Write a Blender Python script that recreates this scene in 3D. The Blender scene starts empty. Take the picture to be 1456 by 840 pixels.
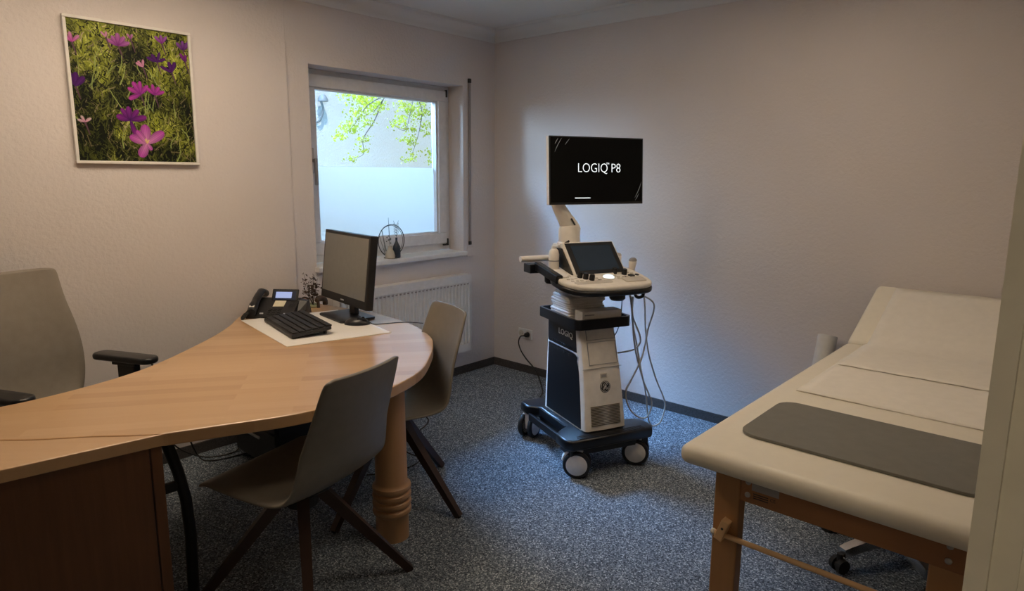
import bpy, bmesh, math, random
import numpy as np
from mathutils import Vector, Matrix
random.seed(7); rng = np.random.default_rng(7)
PI = math.pi
SC = bpy.context.scene
COL = SC.collection

# ------------------------------------------------------------------ camera
cam_d = bpy.data.cameras.new('camera'); cam = bpy.data.objects.new('camera', cam_d); COL.objects.link(cam)
R_ = Vector((0.66893275, -0.74329558, 0.00637668)); F_ = Vector((0.73320224, 0.65838983, -0.17010968)); U_ = Vector((0.12224343, 0.11846733, 0.9854045))
cam.matrix_world = Matrix(((R_.x, U_.x, -F_.x, -3.6519), (R_.y, U_.y, -F_.y, -3.4635), (R_.z, U_.z, -F_.z, 1.4709), (0, 0, 0, 1)))
cam_d.sensor_fit = 'HORIZONTAL'; cam_d.sensor_width = 36.0; cam_d.lens = 937.79 / 1456 * 36; cam_d.shift_y = -10 / 1456
cam_d.clip_start = 0.02
SC.camera = cam

# ------------------------------------------------------------------ world, sun, daylight, exposure
wd = bpy.data.worlds.new('world'); SC.world = wd; wd.use_nodes = True
bg = wd.node_tree.nodes['Background']; bg.inputs[0].default_value = (0.50, 0.70, 1.0, 1); bg.inputs[1].default_value = 0.7

def light(name, kind, loc, target, energy, color, **kw):
    d = bpy.data.lights.new(name, kind); d.energy = energy; d.color = color
    for k, v in kw.items(): setattr(d, k, v)
    o = bpy.data.objects.new(name, d); COL.objects.link(o); o.location = loc
    o.rotation_euler = (Vector(target) - Vector(loc)).to_track_quat('-Z', 'Y').to_euler()
    return o
light('sun', 'SUN', (0, 0, 8), (1.5, 3.0, 3.2), 4.1, (1.0, 0.93, 0.84), angle=0.02)
# blue sky above the yard, falling steeply through the window
light('sky_daylight', 'AREA', (-1.85, 1.45, 3.42), (-1.0, 0.1, 1.72), 760, (0.29, 0.55, 1.0), shape='RECTANGLE', size=4.6, size_y=1.0, spread=1.6)
light('yard_fill', 'AREA', (-2.9, 1.5, 2.30), (-1.0, 0.15, 1.74), 46, (0.52, 0.74, 1.0), shape='RECTANGLE', size=1.7, size_y=0.7, spread=1.4)  # extra area light added to brighten the right wall near the window corner
SC.view_settings.view_transform = 'Standard'; SC.view_settings.look = 'None'
SC.view_settings.exposure = 0.0; SC.view_settings.gamma = 1.0; SC.view_settings.use_curve_mapping = False
SC.cycles.max_bounces = 8; SC.cycles.transparent_max_bounces = 12
SC.cycles.caustics_reflective = False; SC.cycles.caustics_refractive = False

LAMP_POWER = 9.6

# ------------------------------------------------------------------ materials
M = {}
def nt(name):
    m = bpy.data.materials.new(name); m.use_nodes = True; M[name] = m
    return m, m.node_tree.nodes, m.node_tree.links, m.node_tree.nodes['Principled BSDF']
def ramp(ns, stops):
    r = ns.new('ShaderNodeValToRGB'); e = r.color_ramp.elements
    while len(e) < len(stops): e.new(0.5)
    for el, (p, c) in zip(e, stops): el.position = p; el.color = (*c, 1)
    return r
def plain(name, col, rough=0.5, metal=0.0, var=0.06, scale=30, bump=0.0, bscale=200, spec=0.5, emit=None, estr=0):
    m, ns, ln, p = nt(name)
    tc = ns.new('ShaderNodeTexCoord'); n = ns.new('ShaderNodeTexNoise'); n.inputs['Scale'].default_value = scale; n.inputs['Detail'].default_value = 4
    ln.new(tc.outputs['Object'], n.inputs['Vector'])
    r = ramp(ns, [(0.25, tuple(c * (1 - var) for c in col)), (0.75, tuple(min(1, c * (1 + var)) for c in col))])
    ln.new(n.outputs['Fac'], r.inputs[0]); ln.new(r.outputs[0], p.inputs['Base Color'])
    p.inputs['Roughness'].default_value = rough; p.inputs['Metallic'].default_value = metal; p.inputs['Specular IOR Level'].default_value = spec
    if bump:
        n2 = ns.new('ShaderNodeTexNoise'); n2.inputs['Scale'].default_value = bscale; n2.inputs['Detail'].default_value = 3
        ln.new(tc.outputs['Object'], n2.inputs['Vector'])
        b = ns.new('ShaderNodeBump'); b.inputs['Strength'].default_value = bump; b.inputs['Distance'].default_value = 0.01
        ln.new(n2.outputs['Fac'], b.inputs['Height']); ln.new(b.outputs[0], p.inputs['Normal'])
    if emit: p.inputs['Emission Color'].default_value = (*emit, 1); p.inputs['Emission Strength'].default_value = estr
    return m
def wood(name, cols, axis='X', stave=0.045, length=0.5, rough=0.38, coat=0.0, grain=1.0):
    """glued solid-wood staves: brick layout for the staves, stretched noise for the grain"""
    m, ns, ln, p = nt(name)
    tc = ns.new('ShaderNodeTexCoord'); mp = ns.new('ShaderNodeMapping'); ln.new(tc.outputs['Object'], mp.inputs['Vector'])
    if axis == 'Z': mp.inputs['Rotation'].default_value = (0, PI / 2, 0)
    if isinstance(axis, float): mp.inputs['Rotation'].default_value = (0, 0, axis)
    bt = ns.new('ShaderNodeTexBrick'); ln.new(mp.outputs[0], bt.inputs['Vector'])
    bt.inputs['Color1'].default_value = (0, 0, 0, 1); bt.inputs['Color2'].default_value = (1, 1, 1, 1); bt.inputs['Mortar'].default_value = (0.5, 0.5, 0.5, 1)
    bt.inputs['Scale'].default_value = 1; bt.inputs['Mortar Size'].default_value = 0.0; bt.inputs['Brick Width'].default_value = length; bt.inputs['Row Height'].default_value = stave
    bt.offset = 0.37; bt.squash = 1.0
    st = ns.new('ShaderNodeMapping'); st.inputs['Scale'].default_value = (2.0, 40, 40); ln.new(mp.outputs[0], st.inputs['Vector'])
    n = ns.new('ShaderNodeTexNoise'); n.inputs['Scale'].default_value = 1.4; n.inputs['Detail'].default_value = 6; n.inputs['Roughness'].default_value = 0.65; ln.new(st.outputs[0], n.inputs['Vector'])
    n2 = ns.new('ShaderNodeTexNoise'); n2.inputs['Scale'].default_value = 2.2; ln.new(mp.outputs[0], n2.inputs['Vector'])
    mx = ns.new('ShaderNodeMath'); mx.operation = 'MULTIPLY'; mx.inputs[1].default_value = 0.45
    ln.new(bt.outputs['Color'], mx.inputs[0])
    mg = ns.new('ShaderNodeMath'); mg.operation = 'MULTIPLY'; mg.inputs[1].default_value = 0.35 * grain; ln.new(n.outputs['Fac'], mg.inputs[0])
    ml = ns.new('ShaderNodeMath'); ml.operation = 'MULTIPLY'; ml.inputs[1].default_value = 0.3; ln.new(n2.outputs['Fac'], ml.inputs[0])
    a1 = ns.new('ShaderNodeMath'); ln.new(mx.outputs[0], a1.inputs[0]); ln.new(mg.outputs[0], a1.inputs[1])
    a2 = ns.new('ShaderNodeMath'); ln.new(a1.outputs[0], a2.inputs[0]); ln.new(ml.outputs[0], a2.inputs[1])
    r = ramp(ns, [(0.12, cols[0]), (0.5, cols[1]), (0.95, cols[2])]); ln.new(a2.outputs[0], r.inputs[0]); ln.new(r.outputs[0], p.inputs['Base Color'])
    p.inputs['Roughness'].default_value = rough
    if coat: p.inputs['Coat Weight'].default_value = coat; p.inputs['Coat Roughness'].default_value = 0.25
    return m

def wall_mat(name, col, bstr=0.35):
    m, ns, ln, p = nt(name)
    g = ns.new('ShaderNodeNewGeometry')
    n1 = ns.new('ShaderNodeTexNoise'); n1.inputs['Scale'].default_value = 55; n1.inputs['Detail'].default_value = 5; n1.inputs['Roughness'].default_value = 0.6
    n2 = ns.new('ShaderNodeTexNoise'); n2.inputs['Scale'].default_value = 1.3
    ln.new(g.outputs['Position'], n1.inputs['Vector']); ln.new(g.outputs['Position'], n2.inputs['Vector'])
    r = ramp(ns, [(0.3, tuple(c * 0.97 for c in col)), (0.7, tuple(min(1, c * 1.03) for c in col))]); ln.new(n2.outputs['Fac'], r.inputs[0]); ln.new(r.outputs[0], p.inputs['Base Color'])
    b = ns.new('ShaderNodeBump'); b.inputs['Strength'].default_value = bstr; b.inputs['Distance'].default_value = 0.012
    ln.new(n1.outputs['Fac'], b.inputs['Height']); ln.new(b.outputs[0], p.inputs['Normal'])
    p.inputs['Roughness'].default_value = 0.9; p.inputs['Specular IOR Level'].default_value = 0.2
    return m
wall_mat('wall', (0.70, 0.655, 0.64), 0.30)
wall_mat('wall_unseen_dark', (0.36, 0.32, 0.28), 0.30)  # unseen walls, darkened to cut the light bounced back into the room
wall_mat('ceiling', (0.72, 0.72, 0.71), 0.10)
wall_mat('outside_plaster', (0.62, 0.63, 0.62), 0.9)
# carpet
m, ns, ln, p = nt('carpet')
g = ns.new('ShaderNodeNewGeometry')
n1 = ns.new('ShaderNodeTexNoise'); n1.inputs['Scale'].default_value = 130; n1.inputs['Detail'].default_value = 3; n1.inputs['Roughness'].default_value = 0.7
n2 = ns.new('ShaderNodeTexVoronoi'); n2.inputs['Scale'].default_value = 210
n3 = ns.new('ShaderNodeTexNoise'); n3.inputs['Scale'].default_value = 3
for n in (n1, n2, n3): ln.new(g.outputs['Position'], n.inputs['Vector'])
mx = ns.new('ShaderNodeMath'); ln.new(n1.outputs['Fac'], mx.inputs[0]); ln.new(n2.outputs['Color'], mx.inputs[1])
hf = ns.new('ShaderNodeMath'); hf.operation = 'MULTIPLY'; hf.inputs[1].default_value = 0.5; ln.new(mx.outputs[0], hf.inputs[0])
r = ramp(ns, [(0.26, (0.034, 0.043, 0.058)), (0.46, (0.120, 0.147, 0.182)), (0.60, (0.235, 0.28, 0.33)), (0.76, (0.70, 0.77, 0.84))])
ln.new(hf.outputs[0], r.inputs[0]); ln.new(r.outputs[0], p.inputs['Base Color'])
b = ns.new('ShaderNodeBump'); b.inputs['Strength'].default_value = 0.25; b.inputs['Distance'].default_value = 0.006
ln.new(n1.outputs['Fac'], b.inputs['Height']); ln.new(b.outputs[0], p.inputs['Normal'])
p.inputs['Roughness'].default_value = 1.0; p.inputs['Specular IOR Level'].default_value = 0.05
plain('baseboard', (0.060, 0.055, 0.055), 0.8, var=0.35, scale=120)
plain('white_gloss', (0.74, 0.74, 0.73), 0.3)
plain('white_matt', (0.83, 0.81, 0.78), 0.5)
plain('frame_white', (0.76, 0.74, 0.70), 0.45)
plain('pvc', (0.72, 0.73, 0.75), 0.35)
plain('radiator_white', (0.74, 0.73, 0.71), 0.35)
plain('dark_slot', (0.05, 0.05, 0.05), 0.8)
plain('strap_grey', (0.33, 0.30, 0.29), 0.8, var=0.2, scale=300)
plain('black_plastic', (0.012, 0.012, 0.013), 0.42)
plain('black_satin', (0.015, 0.016, 0.019), 0.3)
plain('navy_satin', (0.006, 0.007, 0.010), 0.33)
plain('keys_black', (0.025, 0.025, 0.026), 0.5)
plain('screen_off', (0.20, 0.20, 0.185), 0.28, spec=0.8)
plain('touch_glass', (0.030, 0.050, 0.082), 0.12)
plain('screen_dark', (0.003, 0.004, 0.005), 0.2, spec=0.22)
plain('screen_text', (0.9, 0.95, 1.0), 0.4, emit=(0.85, 0.95, 1.0), estr=0.9)
plain('screen_dim', (0.2, 0.2, 0.2), 0.4, emit=(0.5, 0.55, 0.6), estr=0.10)
plain('lcd_blue', (0.25, 0.35, 0.6), 0.3, emit=(0.42, 0.52, 0.95), estr=0.55)
plain('lcd_rim', (0.01, 0.02, 0.06), 0.3)
plain('trackball', (0.8, 0.9, 1.0), 0.3, emit=(0.75, 0.95, 1.0), estr=0.9)
plain('cream_plastic', (0.86, 0.82, 0.75), 0.4)
plain('cream_dark', (0.60, 0.56, 0.49), 0.45)
plain('slit_tan', (0.16, 0.14, 0.11), 0.6)
plain('grey_print', (0.33, 0.33, 0.34), 0.6)
plain('silver_print', (0.55, 0.57, 0.60), 0.4)
plain('cable_white', (0.62, 0.61, 0.58), 0.45)
plain('cable_grey', (0.20, 0.20, 0.21), 0.5)
plain('cable_black', (0.012, 0.012, 0.012), 0.5)
plain('tyre', (0.010, 0.010, 0.011), 0.6)
plain('chrome', (0.65, 0.65, 0.65), 0.15, metal=1.0)
plain('steel', (0.50, 0.49, 0.47), 0.35, metal=1.0)
plain('towel', (0.78, 0.76, 0.74), 0.95, bump=0.5, bscale=260, var=0.05)
plain('plastic_bag', (0.72, 0.71, 0.70), 0.25, bump=0.6, bscale=40)
plain('card_white', (0.78, 0.76, 0.72), 0.6)
plain('shell', (0.205, 0.185, 0.155), 0.42, spec=0.45)
plain('office_fabric', (0.28, 0.25, 0.21), 0.85, bump=0.25, bscale=600)
plain('vinyl', (0.82, 0.78, 0.67), 0.42, var=0.02)
plain('paper', (0.82, 0.79, 0.72), 0.8, bump=0.35, bscale=9, var=0.03)
plain('desk_paper', (0.82, 0.80, 0.76), 0.6, var=0.02)
plain('roll_paper', (0.70, 0.69, 0.67), 0.8)
plain('mat_grey', (0.175, 0.172, 0.155), 0.6, bump=0.15, bscale=500)
plain('label_grey', (0.34, 0.33, 0.33), 0.5)
plain('rubber', (0.012, 0.012, 0.012), 0.7)
plain('dry_leaf', (0.060, 0.035, 0.022), 0.8, var=0.4)
plain('bark', (0.06, 0.045, 0.035), 0.9, var=0.3)
plain('driftwood', (0.070, 0.048, 0.035), 0.7, var=0.4)
plain('ornament_pink', (0.55, 0.26, 0.20), 0.5)
plain('green_glass', (0.45, 0.52, 0.34), 0.2)
plain('vase_navy', (0.014, 0.022, 0.035), 0.35)
plain('vase_cream', (0.48, 0.44, 0.36), 0.6)
plain('wire_dark', (0.04, 0.045, 0.05), 0.5)
plain('twig_grey', (0.16, 0.18, 0.17), 0.8)
plain('post_it', (0.72, 0.68, 0.50), 0.7)
plain('logo_black', (0.02, 0.02, 0.02), 0.4)
plain('outdoor_metal', (0.20, 0.22, 0.23), 0.5)
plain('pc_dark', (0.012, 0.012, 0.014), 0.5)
plain('steel_black', (0.010, 0.010, 0.011), 0.5)
plain('jamb', (0.76, 0.72, 0.62), 0.5)
plain('grass_outside', (0.12, 0.18, 0.06), 0.9, var=0.4, scale=20)
wood('beech', [(0.45, 0.255, 0.112), (0.58, 0.35, 0.165), (0.66, 0.42, 0.215)], axis=0.62, stave=0.055, length=0.55, rough=0.34, coat=0.9)
wood('beech_shaded', [(0.055, 0.022, 0.008), (0.17, 0.072, 0.029), (0.32, 0.14, 0.062)], axis='Z', stave=0.085, length=3.0, rough=0.45)  # beech with the shade of the cabinet front put into its colour
wood('beech_turned', [(0.38, 0.20, 0.09), (0.46, 0.26, 0.125), (0.54, 0.32, 0.165)], axis='Z', stave=0.3, length=3, rough=0.4)
wood('table_wood', [(0.36, 0.185, 0.075), (0.44, 0.235, 0.10), (0.51, 0.285, 0.13)], axis='Z', stave=0.2, length=3, rough=0.4)
wood('rail_wood', [(0.26, 0.11, 0.042), (0.33, 0.15, 0.06), (0.38, 0.18, 0.08)], axis=PI / 2, stave=0.2, length=3, rough=0.4)
wood('light_wood', [(0.60, 0.36, 0.17), (0.68, 0.43, 0.22), (0.74, 0.50, 0.28)], axis=PI / 2, stave=0.3, length=3, rough=0.45)
wood('walnut', [(0.028, 0.012, 0.008), (0.045, 0.020, 0.013), (0.062, 0.030, 0.02)], axis='Z', stave=0.3, length=3, rough=0.4)
# leaf
m, ns, ln, p = nt('leaf')
oi = ns.new('ShaderNodeNewGeometry'); n = ns.new('ShaderNodeTexNoise'); n.inputs['Scale'].default_value = 9; ln.new(oi.outputs['Position'], n.inputs['Vector'])
r = ramp(ns, [(0.3, (0.20, 0.22, 0.012)), (0.7, (0.40, 0.42, 0.03))]); ln.new(n.outputs['Fac'], r.inputs[0]); ln.new(r.outputs[0], p.inputs['Base Color'])
tl = ns.new('ShaderNodeBsdfTranslucent'); ln.new(r.outputs[0], tl.inputs[0]); mxs = ns.new('ShaderNodeMixShader'); mxs.inputs[0].default_value = 0.5
ln.new(p.outputs[0], mxs.inputs[1]); ln.new(tl.outputs[0], mxs.inputs[2]); ln.new(mxs.outputs[0], ns['Material Output'].inputs[0]); p.inputs['Roughness'].default_value = 0.6
# glass pane: clear with a weak sheen; frosted film: diffuse transmission
m, ns, ln, p = nt('pane_glass'); ns.remove(p)
tr = ns.new('ShaderNodeBsdfTransparent'); tr.inputs[0].default_value = (0.95, 0.98, 0.98, 1); gl = ns.new('ShaderNodeBsdfGlossy'); gl.inputs['Roughness'].default_value = 0.02
fr = ns.new('ShaderNodeFresnel'); fr.inputs['IOR'].default_value = 1.25; mxs = ns.new('ShaderNodeMixShader')
ln.new(fr.outputs[0], mxs.inputs[0]); ln.new(tr.outputs[0], mxs.inputs[1]); ln.new(gl.outputs[0], mxs.inputs[2]); ln.new(mxs.outputs[0], ns['Material Output'].inputs[0])
m, ns, ln, p = nt('frosted_film'); ns.remove(p)
tl = ns.new('ShaderNodeBsdfTranslucent'); tl.inputs[0].default_value = (0.78, 0.74, 0.69, 1); df = ns.new('ShaderNodeBsdfDiffuse'); df.inputs[0].default_value = (0.9, 0.93, 0.93, 1)
mxs = ns.new('ShaderNodeMixShader'); mxs.inputs[0].default_value = 0.2
ln.new(tl.outputs[0], mxs.inputs[1]); ln.new(df.outputs[0], mxs.inputs[2]); ln.new(mxs.outputs[0], ns['Material Output'].inputs[0])
# lamp diffuser
for nm, f in (('lamp_diffuser', 1.0), ('lamp_diffuser_dim', 0.46)):
    m, ns, ln, p = nt(nm); p.inputs['Base Color'].default_value = (0.9, 0.88, 0.82, 1); p.inputs['Emission Color'].default_value = (1.0, 0.79, 0.57, 1); p.inputs['Emission Strength'].default_value = LAMP_POWER * f
m, ns, ln, p = nt('hall_fill_diffuser'); p.inputs['Base Color'].default_value = (0.9, 0.88, 0.82, 1); p.inputs['Emission Color'].default_value = (1.0, 0.84, 0.60, 1); p.inputs['Emission Strength'].default_value = 70
# printed picture (colour attribute)
m, ns, ln, p = nt('print'); at = ns.new('ShaderNodeAttribute'); at.attribute_name = 'Col'; ln.new(at.outputs['Color'], p.inputs['Base Color']); p.inputs['Roughness'].default_value = 0.5; p.inputs['Specular IOR Level'].default_value = 0.15

# ------------------------------------------------------------------ geometry helpers
def tag(o, label=None, cat=None, group=None, kind=None):
    if label: o['label'] = label
    if cat: o['category'] = cat
    if group: o['group'] = group
    if kind: o['kind'] = kind
    return o
def empty(name, loc=(0, 0, 0), rz=0.0, label=None, cat=None, group=None, kind=None):
    o = bpy.data.objects.new(name, None); COL.objects.link(o); o.location = loc; o.rotation_euler = (0, 0, rz); o.empty_display_size = 0.05
    return tag(o, label, cat, group, kind)
class B:
    def __init__(s): s.bm = bmesh.new()
    def _xf(s, vs, m): bmesh.ops.transform(s.bm, matrix=m, verts=vs)
    def box(s, x0, x1, y0, y1, z0, z1, bev=0.0, seg=2, rot=None):
        """axis box; rot = Matrix applied about the box centre"""
        t = bmesh.new(); bmesh.ops.create_cube(t, size=1)
        sx, sy, sz = x1 - x0, y1 - y0, z1 - z0
        for v in t.verts: v.co = Vector((v.co.x * sx, v.co.y * sy, v.co.z * sz))
        if bev: bmesh.ops.bevel(t, geom=list(t.edges), offset=min(bev, 0.49 * min(abs(sx), abs(sy), abs(sz))), segments=seg, profile=0.5, affect='EDGES')
        c = Vector(((x0 + x1) / 2, (y0 + y1) / 2, (z0 + z1) / 2))
        mm = Matrix.Translation(c) @ (rot.to_4x4() if rot else Matrix())
        bmesh.ops.transform(t, matrix=mm, verts=list(t.verts)); s.add(t); return s
    def add(s, t):
        me = bpy.data.meshes.new('tmp'); t.to_mesh(me); t.free(); s.bm.from_mesh(me); bpy.data.meshes.remove(me)
    def rings(s, rs, cap=True, closed=True):
        vs = [[s.bm.verts.new(p) for p in r] for r in rs]; n = len(rs[0])
        for a, b in zip(vs, vs[1:]):
            for i in range(n if closed else n - 1):
                j = (i + 1) % n
                s.bm.faces.new((a[i], a[j], b[j], b[i]))
        if cap and closed: s.bm.faces.new(list(reversed(vs[0]))); s.bm.faces.new(vs[-1])
        return s
    def cyl(s, p0, p1, r0, r1=None, seg=16, cap=True, sq=False):
        r1 = r0 if r1 is None else r1; p0, p1 = Vector(p0), Vector(p1); d = (p1 - p0).normalized()
        a = Vector((0, 0, 1)) if abs(d.z) < 0.95 else Vector((1, 0, 0)); u = d.cross(a).normalized(); v = d.cross(u)
        off = PI / 4 if sq else 0
        if sq: seg = 4
        f = lambda c, r: [c + u * (r * math.cos(2 * PI * k / seg + off)) + v * (r * math.sin(2 * PI * k / seg + off)) for k in range(seg)]
        return s.rings([f(p0, r0), f(p1, r1)], cap)
    def lathe(s, prof, c=(0, 0, 0), seg=24):
        c = Vector(c)
        return s.rings([[c + Vector((max(r, 1e-4) * math.cos(2 * PI * k / seg), max(r, 1e-4) * math.sin(2 * PI * k / seg), z)) for k in range(seg)] for r, z in prof])
    def prism(s, poly, z0, z1, bev=0.0, seg=2):
        t = bmesh.new(); vs = [t.verts.new((x, y, z0)) for x, y in poly]; f = t.faces.new(vs)
        if f.normal.z < 0: f.normal_flip()
        f.normal_update()
        e = bmesh.ops.extrude_face_region(t, geom=[f]); nv = [v for v in e['geom'] if isinstance(v, bmesh.types.BMVert)]
        for v in nv: v.co.z = z1
        bmesh.ops.recalc_face_normals(t, faces=list(t.faces))
        if bev:
            ed = [e for e in t.edges if abs(e.verts[0].co.z - e.verts[1].co.z) < 1e-6]
            bmesh.ops.bevel(t, geom=ed, offset=bev, segments=seg, profile=0.5, affect='EDGES')
        s.add(t); return s
    def tube(s, pts, r, seg=8):
        pts = [Vector(p) for p in pts]; rs = []; u = None
        for i, p in enumerate(pts):
            d = (pts[min(i + 1, len(pts) - 1)] - pts[max(i - 1, 0)]).normalized()
            if u is None:
                a = Vector((0, 0, 1)) if abs(d.z) < 0.9 else Vector((1, 0, 0)); u = d.cross(a).normalized()
            else: u = (u - d * u.dot(d)).normalized()
            v = d.cross(u); rr = r[i] if isinstance(r, (list, tuple)) else r
            rs.append([p + u * (rr * math.cos(2 * PI * k / seg)) + v * (rr * math.sin(2 * PI * k / seg)) for k in range(seg)])
        return s.rings(rs)
    def ball(s, c, r, seg=12, sc=(1, 1, 1), rot=None):
        t = bmesh.new(); bmesh.ops.create_uvsphere(t, u_segments=seg, v_segments=max(6, seg // 2), radius=r)
        bmesh.ops.transform(t, matrix=Matrix.Translation(Vector(c)) @ (rot.to_4x4() if rot else Matrix()) @ Matrix.Diagonal((*sc, 1)), verts=list(t.verts)); s.add(t); return s
    def quad(s, *ps):
        s.bm.faces.new([s.bm.verts.new(p) for p in ps]); return s
    def obj(s, name, mat, parent=None, smooth=False, label=None, cat=None, group=None, kind=None, recalc=True, auto=None):
        if recalc: bmesh.ops.recalc_face_normals(s.bm, faces=list(s.bm.faces))
        me = bpy.data.meshes.new(name); s.bm.to_mesh(me); s.bm.free(); me.materials.append(M[mat])
        o = bpy.data.objects.new(name, me); COL.objects.link(o)
        if parent: o.parent = parent
        if smooth:
            for p in me.polygons: p.use_smooth = True
            try: me.set_sharp_from_angle(angle=math.radians(auto or 40))
            except Exception: pass
        return tag(o, label, cat, group, kind)
def crom(pts, n=8, closed=False):
    pts = [Vector(p) for p in pts]; out = []; N = len(pts)
    for i in range(N if closed else N - 1):
        g = (lambda k: pts[k % N]) if closed else (lambda k: pts[max(0, min(N - 1, k))])
        p0, p1, p2, p3 = g(i - 1), g(i), g(i + 1), g(i + 2)
        for k in range(n):
            t = k / n
            out.append(0.5 * ((2 * p1) + (p2 - p0) * t + (2 * p0 - 5 * p1 + 4 * p2 - p3) * t * t + (3 * p1 - p0 - 3 * p2 + p3) * t ** 3))
    if not closed: out.append(pts[-1])
    return out
def text_mesh(txt, size, name, mat, parent, mtx, ext=0.0006, shear=0, sx=1.0, thin=0.0):
    c = bpy.data.curves.new(name, 'FONT'); c.body = txt; c.size = size; c.extrude = ext; c.align_x = 'CENTER'; c.align_y = 'CENTER'; c.shear = shear; c.offset = -thin; c.resolution_u = 4
    t = bpy.data.objects.new('tmp', c); COL.objects.link(t); dg = bpy.context.evaluated_depsgraph_get()
    me = bpy.data.meshes.new_from_object(t.evaluated_get(dg)); bpy.data.objects.remove(t); bpy.data.curves.remove(c)
    me.transform(mtx @ Matrix.Diagonal((sx, 1, 1, 1))); me.materials.clear(); me.materials.append(M[mat]); me.name = name
    o = bpy.data.objects.new(name, me); COL.objects.link(o)
    if parent: o.parent = parent
    return o
def rrect(x0, x1, y0, y1, r, n=6):
    out = []
    for cx, cy, a0 in ((x1 - r, y1 - r, 0), (x0 + r, y1 - r, PI / 2), (x0 + r, y0 + r, PI), (x1 - r, y0 + r, 1.5 * PI)):
        for k in range(n + 1): a = a0 + PI / 2 * k / n; out.append((cx + r * math.cos(a), cy + r * math.sin(a)))
    return out
RX = lambda a: Matrix.Rotation(a, 3, 'X')
RY = lambda a: Matrix.Rotation(a, 3, 'Y')
RZ = lambda a: Matrix.Rotation(a, 3, 'Z')

# ------------------------------------------------------------------ room shell
CEIL = 2.495; XL = -4.6; YF = -3.42
B().box(XL - .2, 0.2, -5.2, 0.25, -0.12, 0).obj('floor', 'carpet', kind='structure')
B().box(XL - .2, 0.2, -5.2, 0.25, CEIL, CEIL + 0.25).obj('ceiling', 'ceiling', kind='structure')
# window opening x -1.534..-0.325, z 0.922..2.082
WX0, WX1, WZ0, WZ1 = -1.534, -0.325, 0.922, 2.082
b = B()
b.box(-1.675, WX0, 0, 0.25, 0, CEIL); b.box(WX1, 0.2, 0, 0.25, 0, CEIL)
b.box(WX0, WX1, 0, 0.25, 0, WZ0 - 0.03); b.box(WX0, WX1, 0, 0.25, WZ1, CEIL)
b.obj('wall_back', 'wall', kind='structure')
B().box(XL - .2, -1.675, -0.014, 0.25, 0, CEIL, bev=0.004).obj('wall_back_panel', 'wall', kind='structure')
B().box(0, 0.2, -5.2, 0, 0, CEIL).obj('wall_right', 'wall', kind='structure')
B().box(XL - .2, XL, -5.2, -0.014, 0, CEIL).obj('wall_left', 'wall_unseen_dark', kind='structure')
# wall with the doorway the camera stands in: opening x -4.02..-3.06
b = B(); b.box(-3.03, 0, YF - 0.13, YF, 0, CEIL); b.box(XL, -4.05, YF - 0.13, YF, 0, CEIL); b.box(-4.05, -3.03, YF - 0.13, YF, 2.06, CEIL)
b.obj('wall_front', 'wall_unseen_dark', kind='structure')
B().box(XL - .2, 0.2, -5.35, -5.2, 0, CEIL).obj('wall_hall', 'wall_unseen_dark', kind='structure')
dr = empty('door_1', (-3.03, YF, 0), kind='structure')
def jamb_prof(sign):
    # profile (x towards opening, y): casing lip, reveal, rebate
    return [(0.06, 0.005), (-0.055, 0.005), (-0.055, -0.009), (-0.040, -0.009), (-0.040, -0.026), (-0.028, -0.026), (-0.028, -0.15), (0.06, -0.15), (0.06, -0.132), (0.0, -0.132), (0.0, 0.0), (0.06, 0.0)]
B().prism([(x, y) for x, y in jamb_prof(1)], 0, 2.06, bev=0).obj('jamb', 'jamb', dr)
B().prism([(-1.02 - x, y) for x, y in jamb_prof(1)], 0, 2.06, bev=0).obj('jamb', 'jamb', dr)
B().box(-1.08, 0.06, -0.15, 0.018, 2.06, 2.12, bev=0.003).obj('head', 'jamb', dr)
# baseboards (carpet strips) and cove mouldings
B().box(-1.675, 0, -0.012, 0, 0, 0.058, bev=0.002).obj('baseboard_back', 'baseboard', kind='structure')
B().box(XL, -1.675, -0.026, -0.014, 0, 0.058, bev=0.002).obj('baseboard_back_panel', 'baseboard', kind='structure')
B().box(-0.012, 0, YF, -0.012, 0, 0.058, bev=0.002).obj('baseboard_right', 'baseboard', kind='structure')
def cove(pts_fn, name):
    prof = [(0, 2.409), (0.006, 2.409), (0.010, 2.418)] + [(0.010 + 0.062 * (1 - math.cos(t * PI / 2)), 2.418 + 0.062 * math.sin(t * PI / 2)) for t in [k / 6 for k in range(1, 7)]] + [(0.078, CEIL), (0, CEIL)]
    b = B(); b.rings([pts_fn(prof, 0), pts_fn(prof, 1)]); b.obj(name, 'ceiling', kind='structure', smooth=True)
cove(lambda pr, e: [((0 - d) if e == 0 else XL, -d, z) for d, z in pr], 'trim_1')
cove(lambda pr, e: [(-d, (0 - d) if e == 0 else YF, z) for d, z in pr], 'trim_2')
# outside: sunlit plastered wall, ground strip
B().box(-6, 6, 2.85, 3.0, -0.5, 2.75).obj('wall_outside', 'outside_plaster', kind='structure')
B().box(-6, 6, 0.25, 2.85, -0.5, -0.1).obj('ground_outside', 'grass_outside', kind='structure')

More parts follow.
